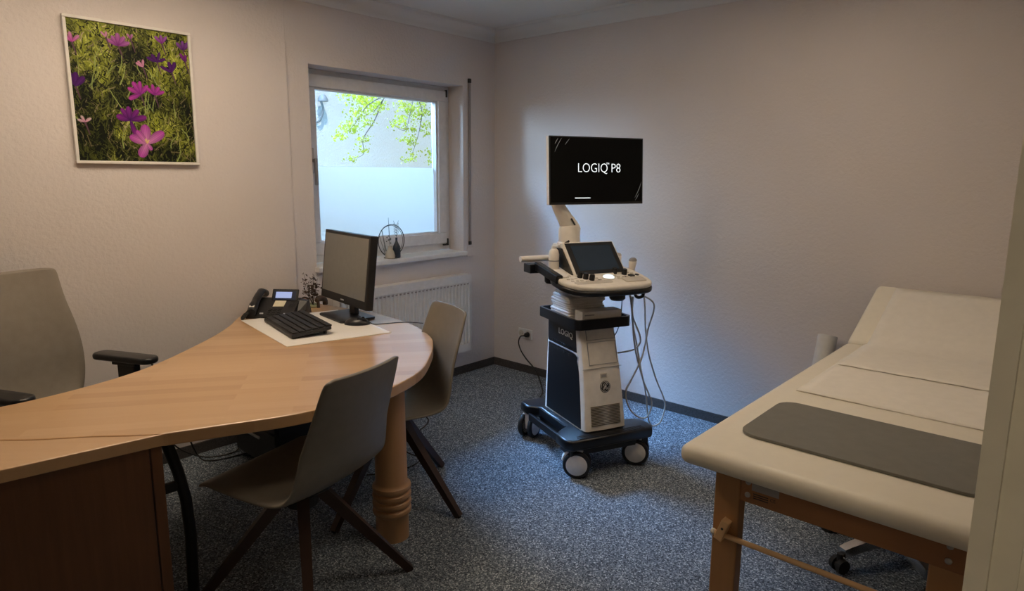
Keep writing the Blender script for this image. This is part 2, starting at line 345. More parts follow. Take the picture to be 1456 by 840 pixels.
# ------------------------------------------------------------------ window
win = empty('window_1', (0, 0, 0), kind='structure')
FY0, FY1 = 0.14, 0.20
def frame(name, x0, x1, z0, z1, w, y0, y1, mat, parent, bev=0.004):
    b = B()
    b.box(x0, x1, y0, y1, z1 - w, z1, bev=bev); b.box(x0, x1, y0, y1, z0, z0 + w, bev=bev)
    b.box(x0, x0 + w, y0, y1, z0 + w, z1 - w, bev=bev); b.box(x1 - w, x1, y0, y1, z0 + w, z1 - w, bev=bev)
    return b.obj(name, mat, parent)
frame('outer_frame', WX0, WX1, WZ0, WZ1, 0.055, FY0 + 0.008, FY1 + 0.04, 'pvc', win)
sash = frame('sash', WX0 + 0.04, WX1 - 0.04, WZ0 + 0.05, WZ1 - 0.03, 0.075, FY0 - 0.012, FY1, 'pvc', win)
GX0, GX1, GZ0, GZ1 = WX0 + 0.115, WX1 - 0.115, WZ0 + 0.125, WZ1 - 0.105
frame('glazing_bead', GX0 - 0.002, GX1 + 0.002, GZ0 - 0.002, GZ1 + 0.002, 0.014, FY0 + 0.004, FY1 - 0.01, 'pvc', sash, bev=0.002)
B().box(GX0, GX1, 0.178, 0.184, GZ0, GZ1).obj('pane', 'pane_glass', sash)
B().box(GX0 + 0.012, GX1 - 0.012, 0.1755, 0.1775, GZ0 + 0.012, 1.513).obj('frosted_film', 'frosted_film', sash)
b = B(); b.box(WX0 + 0.052, WX0 + 0.082, 0.108, 0.128, 1.47, 1.62, bev=0.006); b.box(WX0 + 0.06, WX0 + 0.075, 0.075, 0.11, 1.535, 1.555, bev=0.004); b.box(WX0 + 0.057, WX0 + 0.078, 0.062, 0.08, 1.40, 1.56, bev=0.007)
b.obj('handle', 'steel', sash)
for z0, z1 in ((WZ1 - 0.075, WZ1 - 0.024), (WZ0 + 0.036, WZ0 + 0.085)):
    b = B(); b.box(WX1 - 0.046, WX1 - 0.037, 0.118, 0.14, z0, z1, bev=0.003); b.obj('hinge', 'black_plastic', sash)
B().box(WX1 - 0.085, WX1 - 0.038, 0.116, 0.135, WZ0 + 0.034, WZ0 + 0.044, bev=0.003).obj('hinge', 'black_plastic', sash)
B().box(WX0 - 0.012, WX1 - 0.002, -0.045, 0.15, WZ0 - 0.032, WZ0, bev=0.006).obj('sill', 'white_gloss', win)

# roller shutter strap
t = empty('shutter_strap', (-0.266, 0, 0), label='grey roller shutter strap hanging down the wall right of the window', cat='shutter strap')
B().box(-0.010, 0.010, -0.010, -0.006, 0.985, 2.11).obj('strap', 'strap_grey', t)
B().box(-0.012, 0.012, -0.016, 0, 2.105, 2.135, bev=0.003).obj('guide', 'black_plastic', t)
B().box(-0.011, 0.011, -0.014, 0, 0.962, 0.988, bev=0.003).obj('guide', 'black_plastic', t)
B().box(-0.030, 0.035, -0.006, 0, 0.875, 0.945, bev=0.002).obj('cover_plate', 'wall', t)

# ------------------------------------------------------------------ radiator
t = empty('radiator', (0, 0, 0), label='white ribbed panel radiator mounted under the window', cat='radiator')
rx0, rx1, rz0, rz1, ry = -1.45, -0.338, 0.197, 0.757, -0.095
# fluted front panel: grid with flutes that fade in near both ends
nf = 33; pitch = (rx1 - rx0 - 0.05) / nf
xs = [rx0, rx0 + 0.02]; ds = [0, 0]
for k in range(nf):
    x = rx0 + 0.025 + k * pitch
    for fx, d in ((0.0, 0), (0.24, 0), (0.40, 1), (0.86, 1), (1.0, 0)): xs.append(x + fx * pitch); ds.append(d)
xs += [rx1 - 0.02, rx1]; ds += [0, 0]
zs = [(rz0, 0), (rz0 + 0.055, 0), (rz0 + 0.066, 1), (rz1 - 0.062, 1), (rz1 - 0.050, 0), (rz1, 0)]
b = B(); grid = [[b.bm.verts.new((x, ry + 0.009 * d * f, z)) for x, d in zip(xs, ds)] for z, f in zs]
for r0, r1 in zip(grid, grid[1:]):
    for i in range(len(xs) - 1): b.bm.faces.new((r0[i], r0[i + 1], r1[i + 1], r1[i]))
b.obj('front_panel', 'radiator_white', t, recalc=False)
b = B()
for k in range(nf):
    x = rx0 + 0.025 + (k + 0.63) * pitch; b.box(x - pitch * 0.22, x + pitch * 0.22, ry - 0.0002, ry + 0.004, rz1 - 0.067, rz1 - 0.060)
b.obj('flute_shade', 'strap_grey', t, kind='stuff')  # grey bars paint in the shade at the flute tops
B().box(rx0, rx0 + 0.012, ry, -0.02, rz0, rz1, bev=0.003).obj('side_cover', 'radiator_white', t)
B().box(rx1 - 0.012, rx1, ry, -0.02, rz0, rz1, bev=0.003).obj('side_cover', 'radiator_white', t)
B().box(rx0, rx1, ry + 0.001, -0.02, rz1 - 0.006, rz1 + 0.006, bev=0.003).obj('top_cover', 'radiator_white', t)
B().box(rx0, rx1, ry + 0.001, -0.02, rz0, rz0 + 0.012).obj('bottom_edge', 'radiator_white', t)
B().box(rx0 + 0.02, rx1 - 0.02, -0.04, -0.02, rz0 + 0.01, rz1 - 0.01).obj('rear_panel', 'radiator_white', t)
for x in (rx0 + 0.2, rx1 - 0.2): B().box(x - 0.02, x + 0.02, -0.022, -0.0005, rz0 + 0.08, rz1 - 0.08).obj('wall_bracket', 'steel', t)

# ------------------------------------------------------------------ wall socket and power cord
t = empty('wall_socket', (0, -0.325, 0.298), label='white double power socket low on the right wall', cat='socket')
B().box(-0.010, 0, -0.066, 0.066, -0.037, 0.037, bev=0.004).obj('cover_plate', 'white_gloss', t)
for yy in (0.033, -0.033):
    b = B(); b.cyl((-0.0105, yy, 0), (-0.0125, yy, 0), 0.025, 0.025, 20); o = b.obj('socket_insert', 'cream_dark', t)
    for dz in (-0.0095, 0.0095): B().cyl((-0.0128, yy + dz, 0), (-0.0118, yy + dz, 0), 0.003, 0.003, 8).obj('pin_hole', 'dark_slot', o)
t = empty('power_cord', (0, 0, 0), label='black power cord plugged into the wall socket beside the ultrasound machine', cat='cord')
b = B(); b.cyl((-0.0135, -0.358, 0.298), (-0.040, -0.358, 0.298), 0.019, 0.016, 16); b.cyl((-0.04, -0.358, 0.298), (-0.052, -0.350, 0.294), 0.012, 0.006, 10); b.obj('plug', 'cable_black', t)
B().tube(crom([(-0.05, -0.352, 0.295), (-0.06, -0.325, 0.285), (-0.065, -0.312, 0.24), (-0.075, -0.345, 0.185), (-0.10, -0.42, 0.14), (-0.14, -0.51, 0.115), (-0.18, -0.59, 0.085), (-0.24, -0.68, 0.03), (-0.30, -0.74, 0.008), (-0.40, -0.80, 0.008), (-0.56, -0.95, 0.008)], 6), 0.005, 8).obj('cable', 'cable_black', t, smooth=True)

# ------------------------------------------------------------------ framed picture
t = empty('framed_picture', (-2.462, -0.014, 1.824), label='framed photograph of purple crocuses in grass hanging above the desk', cat='picture')
PW, PH = 0.536, 0.632
b = B(); fw_ = 0.013
b.box(-PW / 2, PW / 2, -0.024, 0, PH / 2 - fw_, PH / 2, bev=0.002); b.box(-PW / 2, PW / 2, -0.024, 0, -PH / 2, -PH / 2 + fw_, bev=0.002)
b.box(-PW / 2, -PW / 2 + fw_, -0.024, 0, -PH / 2 + fw_, PH / 2 - fw_, bev=0.002); b.box(PW / 2 - fw_, PW / 2, -0.024, 0, -PH / 2 + fw_, PH / 2 - fw_, bev=0.002)
b.obj('frame', 'frame_white', t)
NU, NV = 300, 354
uu, vv = np.meshgrid((np.arange(NU) + .5) / NU, (np.arange(NV) + .5) / NV)
def vnoise(f, seed, ax=1.0):
    r2 = np.random.default_rng(seed); g = r2.random((int(f) + 3, int(f * ax) + 3)); y = vv * f; x = uu * f * ax
    iy = y.astype(int); ix = x.astype(int); ty = y - iy; tx = x - ix; ty = ty * ty * (3 - 2 * ty); tx = tx * tx * (3 - 2 * tx)
    return g[iy, ix] * (1 - ty) * (1 - tx) + g[iy + 1, ix] * ty * (1 - tx) + g[iy, ix + 1] * (1 - ty) * tx + g[iy + 1, ix + 1] * ty * tx
sunny = np.clip((vnoise(4, 1) * .45 + vnoise(9, 2) * .35 + vnoise(22, 4) * .2 - .40 + .22 * (.42 - vv)) * 3.2, 0, 1)
grain = vnoise(90, 3) * .6 + vnoise(45, 8) * .4
img = np.stack([.006 + .26 * sunny, .008 + .30 * sunny, .003 + .03 * sunny], -1) * (.35 + 1.3 * grain[..., None])
def stroke(x0, y0, x1, y1, w, col, curve=0.0, a=.9):
    n = 34
    for k in range(n):
        q = k / (n - 1); x = x0 + (x1 - x0) * q + curve * math.sin(q * PI); y = y0 + (y1 - y0) * q; ww = w * (1 - .7 * q)
        i0, i1 = int((y - ww) * NV), int((y + ww) * NV) + 1; j0, j1 = int((x - ww) * NU), int((x + ww) * NU) + 1
        i0, j0 = max(i0, 0), max(j0, 0)
        if i0 < NV and j0 < NU and i1 > 0 and j1 > 0: img[i0:i1, j0:j1] = img[i0:i1, j0:j1] * (1 - a) + np.array(col) * a
for k in range(2600):
    x, y = random.random(), random.random() * 1.05; L = random.uniform(.015, .075) * (0.7 + .6 * y); an = random.gauss(-PI / 2 + random.choice((-.5, .5)), .55)
    sn = float(sunny[min(NV - 1, int(y * NV * .999)), int(x * NU * .999)]); br = random.random() ** 1.3 * (.12 + 1.15 * sn)
    col = (.018 + .55 * br, .026 + .60 * br, .006 + .13 * br)
    if random.random() < .12: col = (.14 + .42 * br, .12 + .38 * br, .06 + .22 * br)
    if random.random() < .34: col = (.004, .006, .002)
    stroke(x, y, x + L * math.cos(an), y + L * math.sin(an), random.uniform(.0008, .0026), col, random.uniform(-.012, .012), .85)
for k in range(30):
    x, y = random.random(), random.uniform(.3, 1.0); an = random.gauss(-PI / 2, .5); L = random.uniform(.10, .20); br = random.uniform(.3, .8)
    stroke(x, y, x + L * math.cos(an), y + L * math.sin(an), .003, (.08 + .30 * br, .13 + .34 * br, .05 + .08 * br), random.uniform(-.03, .03), .9)
def petal(cx, cy, an, L, W, c0, c1):
    dx, dy = (uu - cx), (vv - cy) * PH / PW
    p_ = dx * math.cos(an) + dy * math.sin(an); q_ = -dx * math.sin(an) + dy * math.cos(an)
    s_ = p_ / L; w_ = W * np.sqrt(np.clip(s_ * (1 - s_) * 4, 0, 1)) * (0.65 + .5 * s_); msk = (s_ > 0) & (s_ < 1) & (np.abs(q_) < w_)
    f = np.clip(s_, 0, 1)[..., None]; sh = (1 - .45 * np.abs(q_) / (w_ + 1e-6))[..., None]
    vein = (1 + .12 * np.sin(q_ * 420))[..., None]
    img[msk] = ((np.array(c0) * (1 - f) + np.array(c1) * f) * sh * vein)[msk]
PUR, MAG, DKP, PNK = (.25, .025, .27), (.52, .06, .42), (.08, .010, .15), (.62, .27, .46)
for cx, cy, s, sp, c0, c1 in [(.44, .69, .15, (-2.9, -2.2, -1.6, -.9, -.3, 1.4), DKP, PUR), (.545, .49, .125, (-2.6, -2.0, -1.5, -.9, 2.8), PUR, MAG), (.665, .485, .11, (-2.5, -1.8, -1.1, -.4), PUR, MAG),
        (.585, .285, .075, (-2.2, -1.6, -2.7), PNK, PNK), (.71, .235, .10, (-2.9, -2.1, -1.3, -.5), DKP, DKP), (.835, .30, .11, (-2.7, -1.9, -1.2), DKP, DKP), (.765, .09, .09, (-2.3, -1.6, -.9), PUR, (.36, .13, .48)),
        (.955, .12, .10, (-2.4, -1.7, -1.0), DKP, (.25, .08, .38)), (.965, .21, .09, (-2.2, -1.5), DKP, PUR), (.395, .15, .12, (-2.6, -2.1, -1.6, -1.0, -.5), PUR, (.48, .16, .46)), (.30, .10, .06, (-2.4, -1.4), PNK, PNK), (.50, .09, .06, (-2.2, -1.3), PUR, PNK),
        (.035, .165, .10, (-2.3, -1.6, -.9), MAG, PNK), (.03, .47, .14, (-1.9, -1.4, -.9), DKP, DKP), (.075, .72, .07, (-2.8, -2.1, -.6), PNK, (.6, .5, .5))]:
    stroke(cx, cy, cx + .03, cy + .09, .005, (.10, .05, .08), 0, .9)
    for a_ in sp: petal(cx, cy, a_ + random.uniform(-.12, .12), s * random.uniform(.75, .98), s * random.uniform(.15, .21), c0, c1)
for a_, L, W in ((-2.75, .155, .040), (-1.62, .17, .048), (-.62, .19, .045), (2.05, .14, .045), (1.0, .07, .02), (-2.2, .14, .03)): petal(.565, .86, a_, L, W, (.62, .26, .52), (.50, .07, .46))
for k in range(7): petal(.565, .862, -1.5 + random.uniform(-.6, .6), random.uniform(.03, .06), .007, (.85, .55, .22), (.80, .62, .35))
img = np.clip(img, .004, 1)
gx = np.linspace(-PW / 2 + fw_, PW / 2 - fw_, NU); gz = np.linspace(PH / 2 - fw_, -PH / 2 + fw_, NV)
V = np.stack([np.tile(gx, NV), np.full(NU * NV, -0.014), np.repeat(gz, NU)], -1)
ii = (np.arange(NV - 1)[:, None] * NU + np.arange(NU - 1)).ravel()
Fq = np.stack([ii, ii + NU, ii + NU + 1, ii + 1], -1)
me = bpy.data.meshes.new('print'); me.from_pydata(V.tolist(), [], Fq.tolist()); me.materials.append(M['print'])
ca = me.color_attributes.new('Col', 'FLOAT_COLOR', 'POINT'); ca.data.foreach_set('color', np.concatenate([img.reshape(-1, 3), np.ones((NU * NV, 1))], 1).astype(np.float32).ravel())
o = bpy.data.objects.new('print', me); COL.objects.link(o); o.parent = t
B().box(-PW / 2 + .004, PW / 2 - .004, -0.0135, 0, -PH / 2 + .004, PH / 2 - .004).obj('backing', 'card_white', t)

# ------------------------------------------------------------------ desk
DZ = 0.712
desk = empty('desk', (-2.2, -1.0, 0), label='curved beech wood desk with a turned column leg', cat='desk')
near = [(-1.50, -0.60), (-1.545, -0.90), (-1.643, -1.141), (-1.738, -1.269), (-1.846, -1.379), (-2.022, -1.525), (-2.20, -1.605), (-2.36, -1.632), (-2.534, -1.622), (-2.659, -1.594), (-2.809, -1.533), (-2.966, -1.470)]
joint = [(-2.966, -1.470), (-3.04, -1.41), (-3.115, -1.338), (-3.217, -1.258), (-3.30, -1.177), (-3.40, -1.07), (-3.52, -0.93)]
far = [(-3.52, -0.83), (-3.237, -0.843), (-3.122, -0.838), (-2.966, -0.806), (-2.779, -0.735), (-2.597, -0.61), (-2.363, -0.415), (-2.20, -0.25), (-2.10, -0.12), (-2.025, -0.032)]
wallside = [(-1.56, -0.032), (-1.545, -0.217), (-1.505, -0.433)]
outl = [(p.x, p.y) for p in crom([(x, y, 0) for x, y in wallside[1:] + near], 5)][:-1] + joint[:1] + [(p.x, p.y) for p in crom([(x, y, 0) for x, y in joint[1:]], 3)] + [(p.x, p.y) for p in crom([(x, y, 0) for x, y in far], 4)] + wallside[:1]
off = (-2.2, -1.0)
loc2 = lambda pts: [(x - off[0], y - off[1]) for x, y in pts]
B().prism(loc2(outl), DZ - 0.040, DZ, bev=0.004).obj('tabletop', 'beech', desk)
col = [(0.067, 0), (0.067, 0.10), (0.070, 0.106)]
for k in range(4): z = 0.106 + k * 0.033; col += [(0.070, z), (0.077, z + 0.007), (0.079, z + 0.016), (0.077, z + 0.025), (0.069, z + 0.031)]
col += [(0.065, 0.245), (0.062, 0.45), (0.060, DZ - 0.041)]
B().lathe(col, (-2.108 - off[0], -1.425 - off[1], 0), 32).obj('column_leg', 'beech_turned', desk, smooth=True)
B().tube([(-2.90 - off[0], -1.22 - off[1], DZ - 0.042), (-2.875 - off[0], -1.23 - off[1], 0.58), (-2.852 - off[0], -1.24 - off[1], 0.48), (-2.838 - off[0], -1.25 - off[1], 0.38), (-2.835 - off[0], -1.26 - off[1], 0.25), (-2.842 - off[0], -1.26 - off[1], 0.0)], 0.019, 12).obj('steel_leg', 'steel_black', desk, smooth=True, label='curved black steel leg')
B().box(-2.925 - off[0], -2.855 - off[0], -1.255 - off[1], -1.235 - off[1], 0.42, 0.45).obj('leg_bracket', 'steel_black', desk)
b = B(); b.cyl((-1.66 - off[0], -0.16 - off[1], 0), (-1.66 - off[0], -0.16 - off[1], DZ - 0.041), 0.025, 0.025, 16); b.cyl((-1.66 - off[0], -0.16 - off[1], 0), (-1.66 - off[0], -0.16 - off[1], 0.01), 0.06, 0.06, 20); b.obj('steel_post', 'steel_black', desk)
# side cabinet
cab = empty('side_cabinet', (-2.966, -1.470, 0), math.atan2(-0.053, 0.377) , label='beech side cabinet joined to the left end of the desk', cat='cabinet')
ca_, sa_ = math.cos(-cab.rotation_euler.z), math.sin(-cab.rotation_euler.z)
def cl(x, y): x, y = x + 2.966, y + 1.470; return (x * ca_ - y * sa_, x * sa_ + y * ca_)
poly = [cl(x - 0.0015, y - 0.0025) for x, y in [(p.x, p.y) for p in crom([(x, y, 0) for x, y in joint], 3)]]
poly = [(0.0, 0.0)] + poly[1:] + [(-0.95, 0.42), (-0.95, 0.0)]
B().prism(poly, DZ - 0.038, DZ - 0.001, bev=0.003).obj('top', 'beech', cab)
B().box(-0.93, -0.040, 0.012, 0.030, 0.06, DZ - 0.040).obj('door', 'beech_shaded', cab)
B().box(-0.036, -0.006, 0.008, 0.046, 0.0, DZ - 0.039, bev=0.002).obj('side_panel', 'beech_shaded', cab)
B().box(-0.95, -0.93, 0.012, 0.40, 0.0, DZ - 0.039, bev=0.002).obj('side_panel', 'beech_shaded', cab)
B().prism([(-0.93, 0.05), (-0.10, 0.05), (-0.30, 0.28), (-0.45, 0.36), (-0.93, 0.38)], 0.06, 0.08).obj('bottom_panel', 'beech_shaded', cab)
B().box(-0.93, -0.04, 0.03, 0.045, 0, 0.06).obj('plinth', 'pc_dark', cab)

# pedestal and pc under the desk
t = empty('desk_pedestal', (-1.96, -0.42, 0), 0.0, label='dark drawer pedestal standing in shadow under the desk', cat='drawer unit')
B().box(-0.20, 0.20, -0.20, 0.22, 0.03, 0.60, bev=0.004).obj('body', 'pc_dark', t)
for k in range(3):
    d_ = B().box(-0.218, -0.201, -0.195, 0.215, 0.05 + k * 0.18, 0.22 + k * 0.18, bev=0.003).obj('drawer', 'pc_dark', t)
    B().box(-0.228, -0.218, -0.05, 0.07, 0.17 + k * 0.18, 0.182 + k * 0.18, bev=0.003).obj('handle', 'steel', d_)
for sx in (-.16, .16):
    for sy in (-.16, .18): B().cyl((sx, sy, 0), (sx, sy, 0.03), 0.015).obj('foot', 'rubber', t)
def cords(name, label, paths, r=0.004):
    b = B()
    b.tube(crom(paths, 6), r, 6); return b.obj(name, 'cable_black', smooth=True, label=label, cat='cord')
cords('desk_cable', 'black cable lying along the wall below the desk', [(-2.55, -0.10, 0.35), (-2.45, -0.08, 0.12), (-2.32, -0.10, 0.012), (-2.20, -0.16, 0.008), (-2.12, -0.13, 0.03), (-2.04, -0.10, 0.2), (-2.0, -0.08, 0.55)])
cords('desk_cable', 'thin black cable looping to the floor behind the side cabinet', [(-2.62, -0.35, 0.66), (-2.50, -0.30, 0.40), (-2.40, -0.24, 0.10), (-2.30, -0.18, 0.008), (-2.15, -0.22, 0.008), (-2.0, -0.25, 0.008)])
cords('desk_cable', 'black cable loop hanging behind the far shell chair', [(-1.75, -0.75, 0.55), (-1.66, -0.78, 0.30), (-1.50, -0.85, 0.22), (-1.44, -0.88, 0.17), (-1.50, -0.88, 0.13), (-1.63, -0.87, 0.12), (-1.72, -0.86, 0.13)], 0.0035)
cords('desk_cable', 'black cable trailing over the carpet by the column leg', [(-1.80, -0.80, 0.45), (-1.70, -0.84, 0.22), (-1.62, -0.90, 0.06), (-1.55, -0.93, 0.008), (-1.62, -0.98, 0.008), (-1.75, -0.97, 0.008), (-1.86, -0.9, 0.008)], 0.0035)

# ------------------------------------------------------------------ things on the desk
t = empty('desk_pad', (0, 0, DZ), label='white paper desk pad under the keyboard', cat='desk pad')
B().prism([(-2.098, -0.176), (-2.210, -0.832), (-1.727, -0.949), (-1.601, -0.303)], 0.0002, 0.0030).obj('sheet', 'desk_paper', t)
# keyboard: long axis (-0.11,-0.52)
kx = Vector((-0.113, -0.524)).normalized(); ka = math.atan2(kx.y, kx.x)
t = empty('keyboard', (-1.992, -0.540, DZ + 0.003), ka, label='black computer keyboard on the white desk pad', cat='keyboard')
KL, KW = 0.45, 0.19
# local +x runs along the row towards the camera; local +y is the far (function-key) side
b = B(); b.box(-KL / 2, KL / 2, -KW / 2, KW / 2, 0.005, 0.020, bev=0.004)
for v in b.bm.verts: v.co = Vector((v.co.x, v.co.y, v.co.z)) + Vector((0, 0, (v.co.y + KW / 2) * 0.10))
b.obj('body', 'black_plastic', t)
b = B()
for rr in range(6):
    y = -KW / 2 + 0.022 + rr * 0.0315 + (0.004 if rr == 5 else 0); n_ = 21
    for k in range(n_):
        if rr == 0 and 4 <= k <= 8: continue
        x = -KL / 2 + 0.014 + k * (KL - 0.028) / n_; wk = (KL - 0.028) / n_
        b.box(x + 0.0028, x + wk - 0.0028, y - 0.0125, y + 0.0135, 0.018 + (y + KW / 2) * .10, 0.026 + (y + KW / 2) * .10)
    if rr == 0:
        x = -KL / 2 + 0.014 + 4 * (KL - 0.028) / n_; b.box(x + .0015, x + 5 * (KL - 0.028) / n_ - .0015, y - 0.0125, y + 0.0135, 0.018 + (y + KW / 2) * .10, 0.026 + (y + KW / 2) * .10)
b.obj('keys', 'keys_black', t, kind='stuff')
for sx in (-1, 1): B().box(sx * KL * .42 - .012, sx * KL * .42 + .012, KW / 2 - .025, KW / 2 - .015, 0, 0.024, bev=.002).obj('foot', 'black_plastic', t)
# monitor
t = empty('computer_monitor', (-1.672, -0.50, DZ + 0.003), math.atan2(0.571, 0.087), label='black flat computer monitor with a switched-off screen on the desk', cat='monitor')
# local x: along the screen (towards +y world), local y: towards the back (+... ) ; front faces local +y
MW, MH = 0.545, 0.378
mm = Matrix.Translation((0.01, -0.012, 0.262)) @ Matrix.Rotation(0.115, 4, 'X')
def put(b, name, mat, parent, **k):
    bmesh.ops.transform(b.bm, matrix=mm, verts=list(b.bm.verts)); return b.obj(name, mat, parent, **k)
b = B(); b.box(-MW / 2, MW / 2, -0.03, 0.012, -MH / 2, MH / 2, bev=0.006); hs = put(b, 'housing', 'black_plastic', t)
b = B(); b.box(-MW / 2 + .018, MW / 2 - .018, 0.010, 0.0135, -MH / 2 + .045, MH / 2 - .018); put(b, 'screen', 'screen_off', t)
b = B(); b.box(-.16, .16, -.055, -.028, -.12, .10, bev=.02); put(b, 'rear_cover', 'black_plastic', t)
b = B(); b.box(-.018, .018, .0115, .0135, -MH / 2 + .016, -MH / 2 + .022); put(b, 'badge', 'silver_print', t)
b = B(); b.box(-.035, .035, -.055, -.030, 0.012, 0.26, bev=.006); b.obj('stand_neck', 'black_satin', t)
b = B(); b.prism(rrect(-.14, .14, -.10, .10, .02), 0.0, 0.012, bev=.003); b.obj('stand_base', 'black_satin', t)
# mouse
t = empty('computer_mouse', (-1.738, -0.688, DZ + 0.003), -0.84, label='black computer mouse lying in front of the monitor stand', cat='mouse')
b = B(); b.ball((0, 0, 0.0), 0.055, 20, (1.22, 0.74, 0.68))
bmesh.ops.bisect_plane(b.bm, geom=list(b.bm.verts) + list(b.bm.edges) + list(b.bm.faces), plane_co=(0, 0, 0.001), plane_no=(0, 0, -1), clear_outer=True)
bmesh.ops.holes_fill(b.bm, edges=[e for e in b.bm.edges if e.is_boundary]); b.obj('body', 'black_satin', t, smooth=True)
B().cyl((0.030, -0.003, 0.031), (0.030, 0.003, 0.031), 0.008, 0.008, 12).obj('scroll_wheel', 'rubber', t)
B().box(0.008, 0.010, -0.03, 0.03, 0.028, 0.0365).obj('button_seam', 'rubber', t)
cx_ = [(0.064, 0, 0.010), (0.085, 0.0, 0.001), (0.13, 0.018, -0.0005), (0.20, 0.05, -0.0005), (0.26, 0.055, -0.0005), (0.33, 0.035, -0.0005)]
B().tube(crom(cx_, 6), 0.0022, 6).obj('cable', 'cable_black', t, smooth=True)
# telephone
t = empty('desk_telephone', (-1.905, -0.186, DZ), -0.88, label='black office telephone with a lit blue display on the desk corner', cat='telephone'); t.scale = (.85, .88, .95)
# local x: width, local y: away from the user (towards wall); wedge body rising to the back
b = B(); prof = [(-0.10, 0.0), (-0.10, 0.012), (-0.092, 0.018), (0.055, 0.090), (0.072, 0.092), (0.085, 0.080), (0.110, 0.0)]
b.rings([[(-0.155, y, z) for y, z in prof], [(0.135, y, z) for y, z in prof]]); b.obj('base', 'black_plastic', t)
b = B(); b.rings([[(0.125, y, z) for y, z in [(-0.03, 0), (0.040, 0.085), (0.085, 0.087), (0.115, 0.0)]], [(0.185, y, z) for y, z in [(0.0, 0), (0.045, 0.078), (0.080, 0.080), (0.110, 0.0)]]]); b.obj('side_module', 'black_plastic', t)
zt = lambda y: 0.018 + (y + 0.092) * 0.49
sl = RX(math.atan(0.49))
d_ = B().box(-0.045, 0.125, 0.050, 0.062, 0.072, 0.145, bev=.004, rot=RX(-0.55)).obj('display_housing', 'black_plastic', t)
B().box(-0.032, 0.112, 0.0475, 0.0490, 0.081, 0.136, rot=RX(-0.55)).obj('display_rim', 'lcd_rim', d_)
B().box(-0.018, 0.085, 0.0458, 0.0472, 0.0925, 0.1300, rot=RX(-0.55)).obj('lit_display', 'lcd_blue', d_)
B().box(-0.015, 0.055, -0.022, 0.033, zt(.006) + .0005, zt(.006) + .0030, rot=sl).obj('name_card', 'post_it', t)
for rr in range(4):
    for cc in range(3):
        y = -0.080 + rr * 0.0145; x = -0.030 + cc * 0.030; B().box(x, x + 0.020, y - .0045, y + .0045, zt(y) - .001, zt(y) + .004, bev=.001, rot=sl).obj('key', 'keys_black', t)
for x0 in (-0.075, 0.075): B().box(x0, x0 + 0.022, -0.083, -0.074, zt(-.078) - .001, zt(-.078) + .0035, rot=sl).obj('function_key', 'silver_print', t)
for rr in range(5):
    y = -0.02 + rr * 0.013; B().box(0.085, 0.118, y - .004, y + .004, zt(y) - .001, zt(y) + .003, rot=sl).obj('key', 'keys_black', t)
# handset: arched bar along y on the left
b = B(); rs = []
for k in range(15):
    q = k / 14; y = -0.105 + 0.215 * q; zc = zt(min(y, 0.055)) + 0.020 + 0.020 * math.sin(q * PI); w_ = 0.026 + (0.004 if (q < .22 or q > .78) else 0); h_ = 0.016 + (0.008 if (q < .25 or q > .75) else 0)
    rs.append([(-0.118 + w_ * math.cos(a), y, zc + h_ * math.sin(a)) for a in [2 * PI * j / 12 for j in range(12)]])
b.rings(rs); hs = b.obj('handset', 'black_satin', t, smooth=True)
B().box(-0.134, -0.102, -0.095, -0.045, zt(-.07) + .0445, zt(-.07) + .0475, rot=RX(0.42)).obj('paper_label', 'card_white', hs)
hx = []
for k in range(120):
    q = k / 119; a = q * 2 * PI * 11; c_ = Vector((-0.122, -0.118, 0.045)).lerp(Vector((-0.150, -0.150, 0.013)), q * 2) if q < .5 else Vector((-0.150, -0.150, 0.013)).lerp(Vector((-0.178, -0.06, 0.013)), (q - .5) * 2)
    hx.append(c_ + Vector((0.009 * math.cos(a), 0.004 * math.sin(a), 0.009 * math.sin(a))))
B().tube(hx, 0.003, 6).obj('coiled_cord', 'cable_black', t, smooth=True)
# small decor beside the phone
t = empty('dried_bouquet', (-1.640, -0.115, DZ), label='dried brown leafy twigs standing in a small glass dish on the desk', cat='dried plant')
B().lathe([(0.030, 0), (0.036, 0.004), (0.038, 0.016), (0.034, 0.017), (0.030, 0.006)], seg=20).obj('glass_dish', 'green_glass', t, smooth=True)
b = B(); tips = []
for k in range(9):
    a = random.uniform(0, 2 * PI); r0 = random.uniform(.02, .05); h_ = random.uniform(.10, .21); p1 = (r0 * math.cos(a) * .5 - .01, r0 * math.sin(a) * .5, h_ * .5); p2 = (r0 * math.cos(a) * 1.1 - .015, r0 * math.sin(a), h_)
    b.tube([(0, 0, 0.01), p1, p2], [.0016, .0012, .0008], 5); tips += [(p1, p2)]
b.obj('stems', 'bark', t, kind='stuff')
b = B()
for p1, p2 in tips:
    for k in range(22):
        q = random.uniform(-.25, 1); c = Vector(p1).lerp(Vector(p2), q) + Vector((random.gauss(0, .014), random.gauss(0, .014), random.gauss(0, .008))); s_ = random.uniform(.006, .012)
        u = Vector((random.gauss(0, 1), random.gauss(0, 1), random.gauss(0, 1))).normalized(); v = u.orthogonal().normalized()
        b.quad(c - u * s_, c + v * s_ * .6 + Vector((0, 0, .001)), c + u * s_, c - v * s_ * .6)
b.obj('dried_leaves', 'dry_leaf', t, kind='stuff', recalc=False)
t = empty('driftwood_piece', (-1.607, -0.150, DZ), 0.4, label='small dark piece of driftwood next to the dried twigs', cat='driftwood')
b = B(); b.tube(crom([(-0.045, 0.0, 0.042), (-0.02, 0.0, 0.052), (0.015, -0.002, 0.046), (0.035, 0, 0.030), (0.036, 0, 0.006)], 4), [.013, .014, .015, .016, .017, .018, .018, .017, .016, .016, .016, .015, .015, .015, .015, .015, .014], 9); b.obj('branch', 'driftwood', t, smooth=True)
B().cyl((-0.030, 0, 0.0), (-0.030, 0, 0.045), 0.009, 0.008, 8).obj('branch_foot', 'driftwood', t)
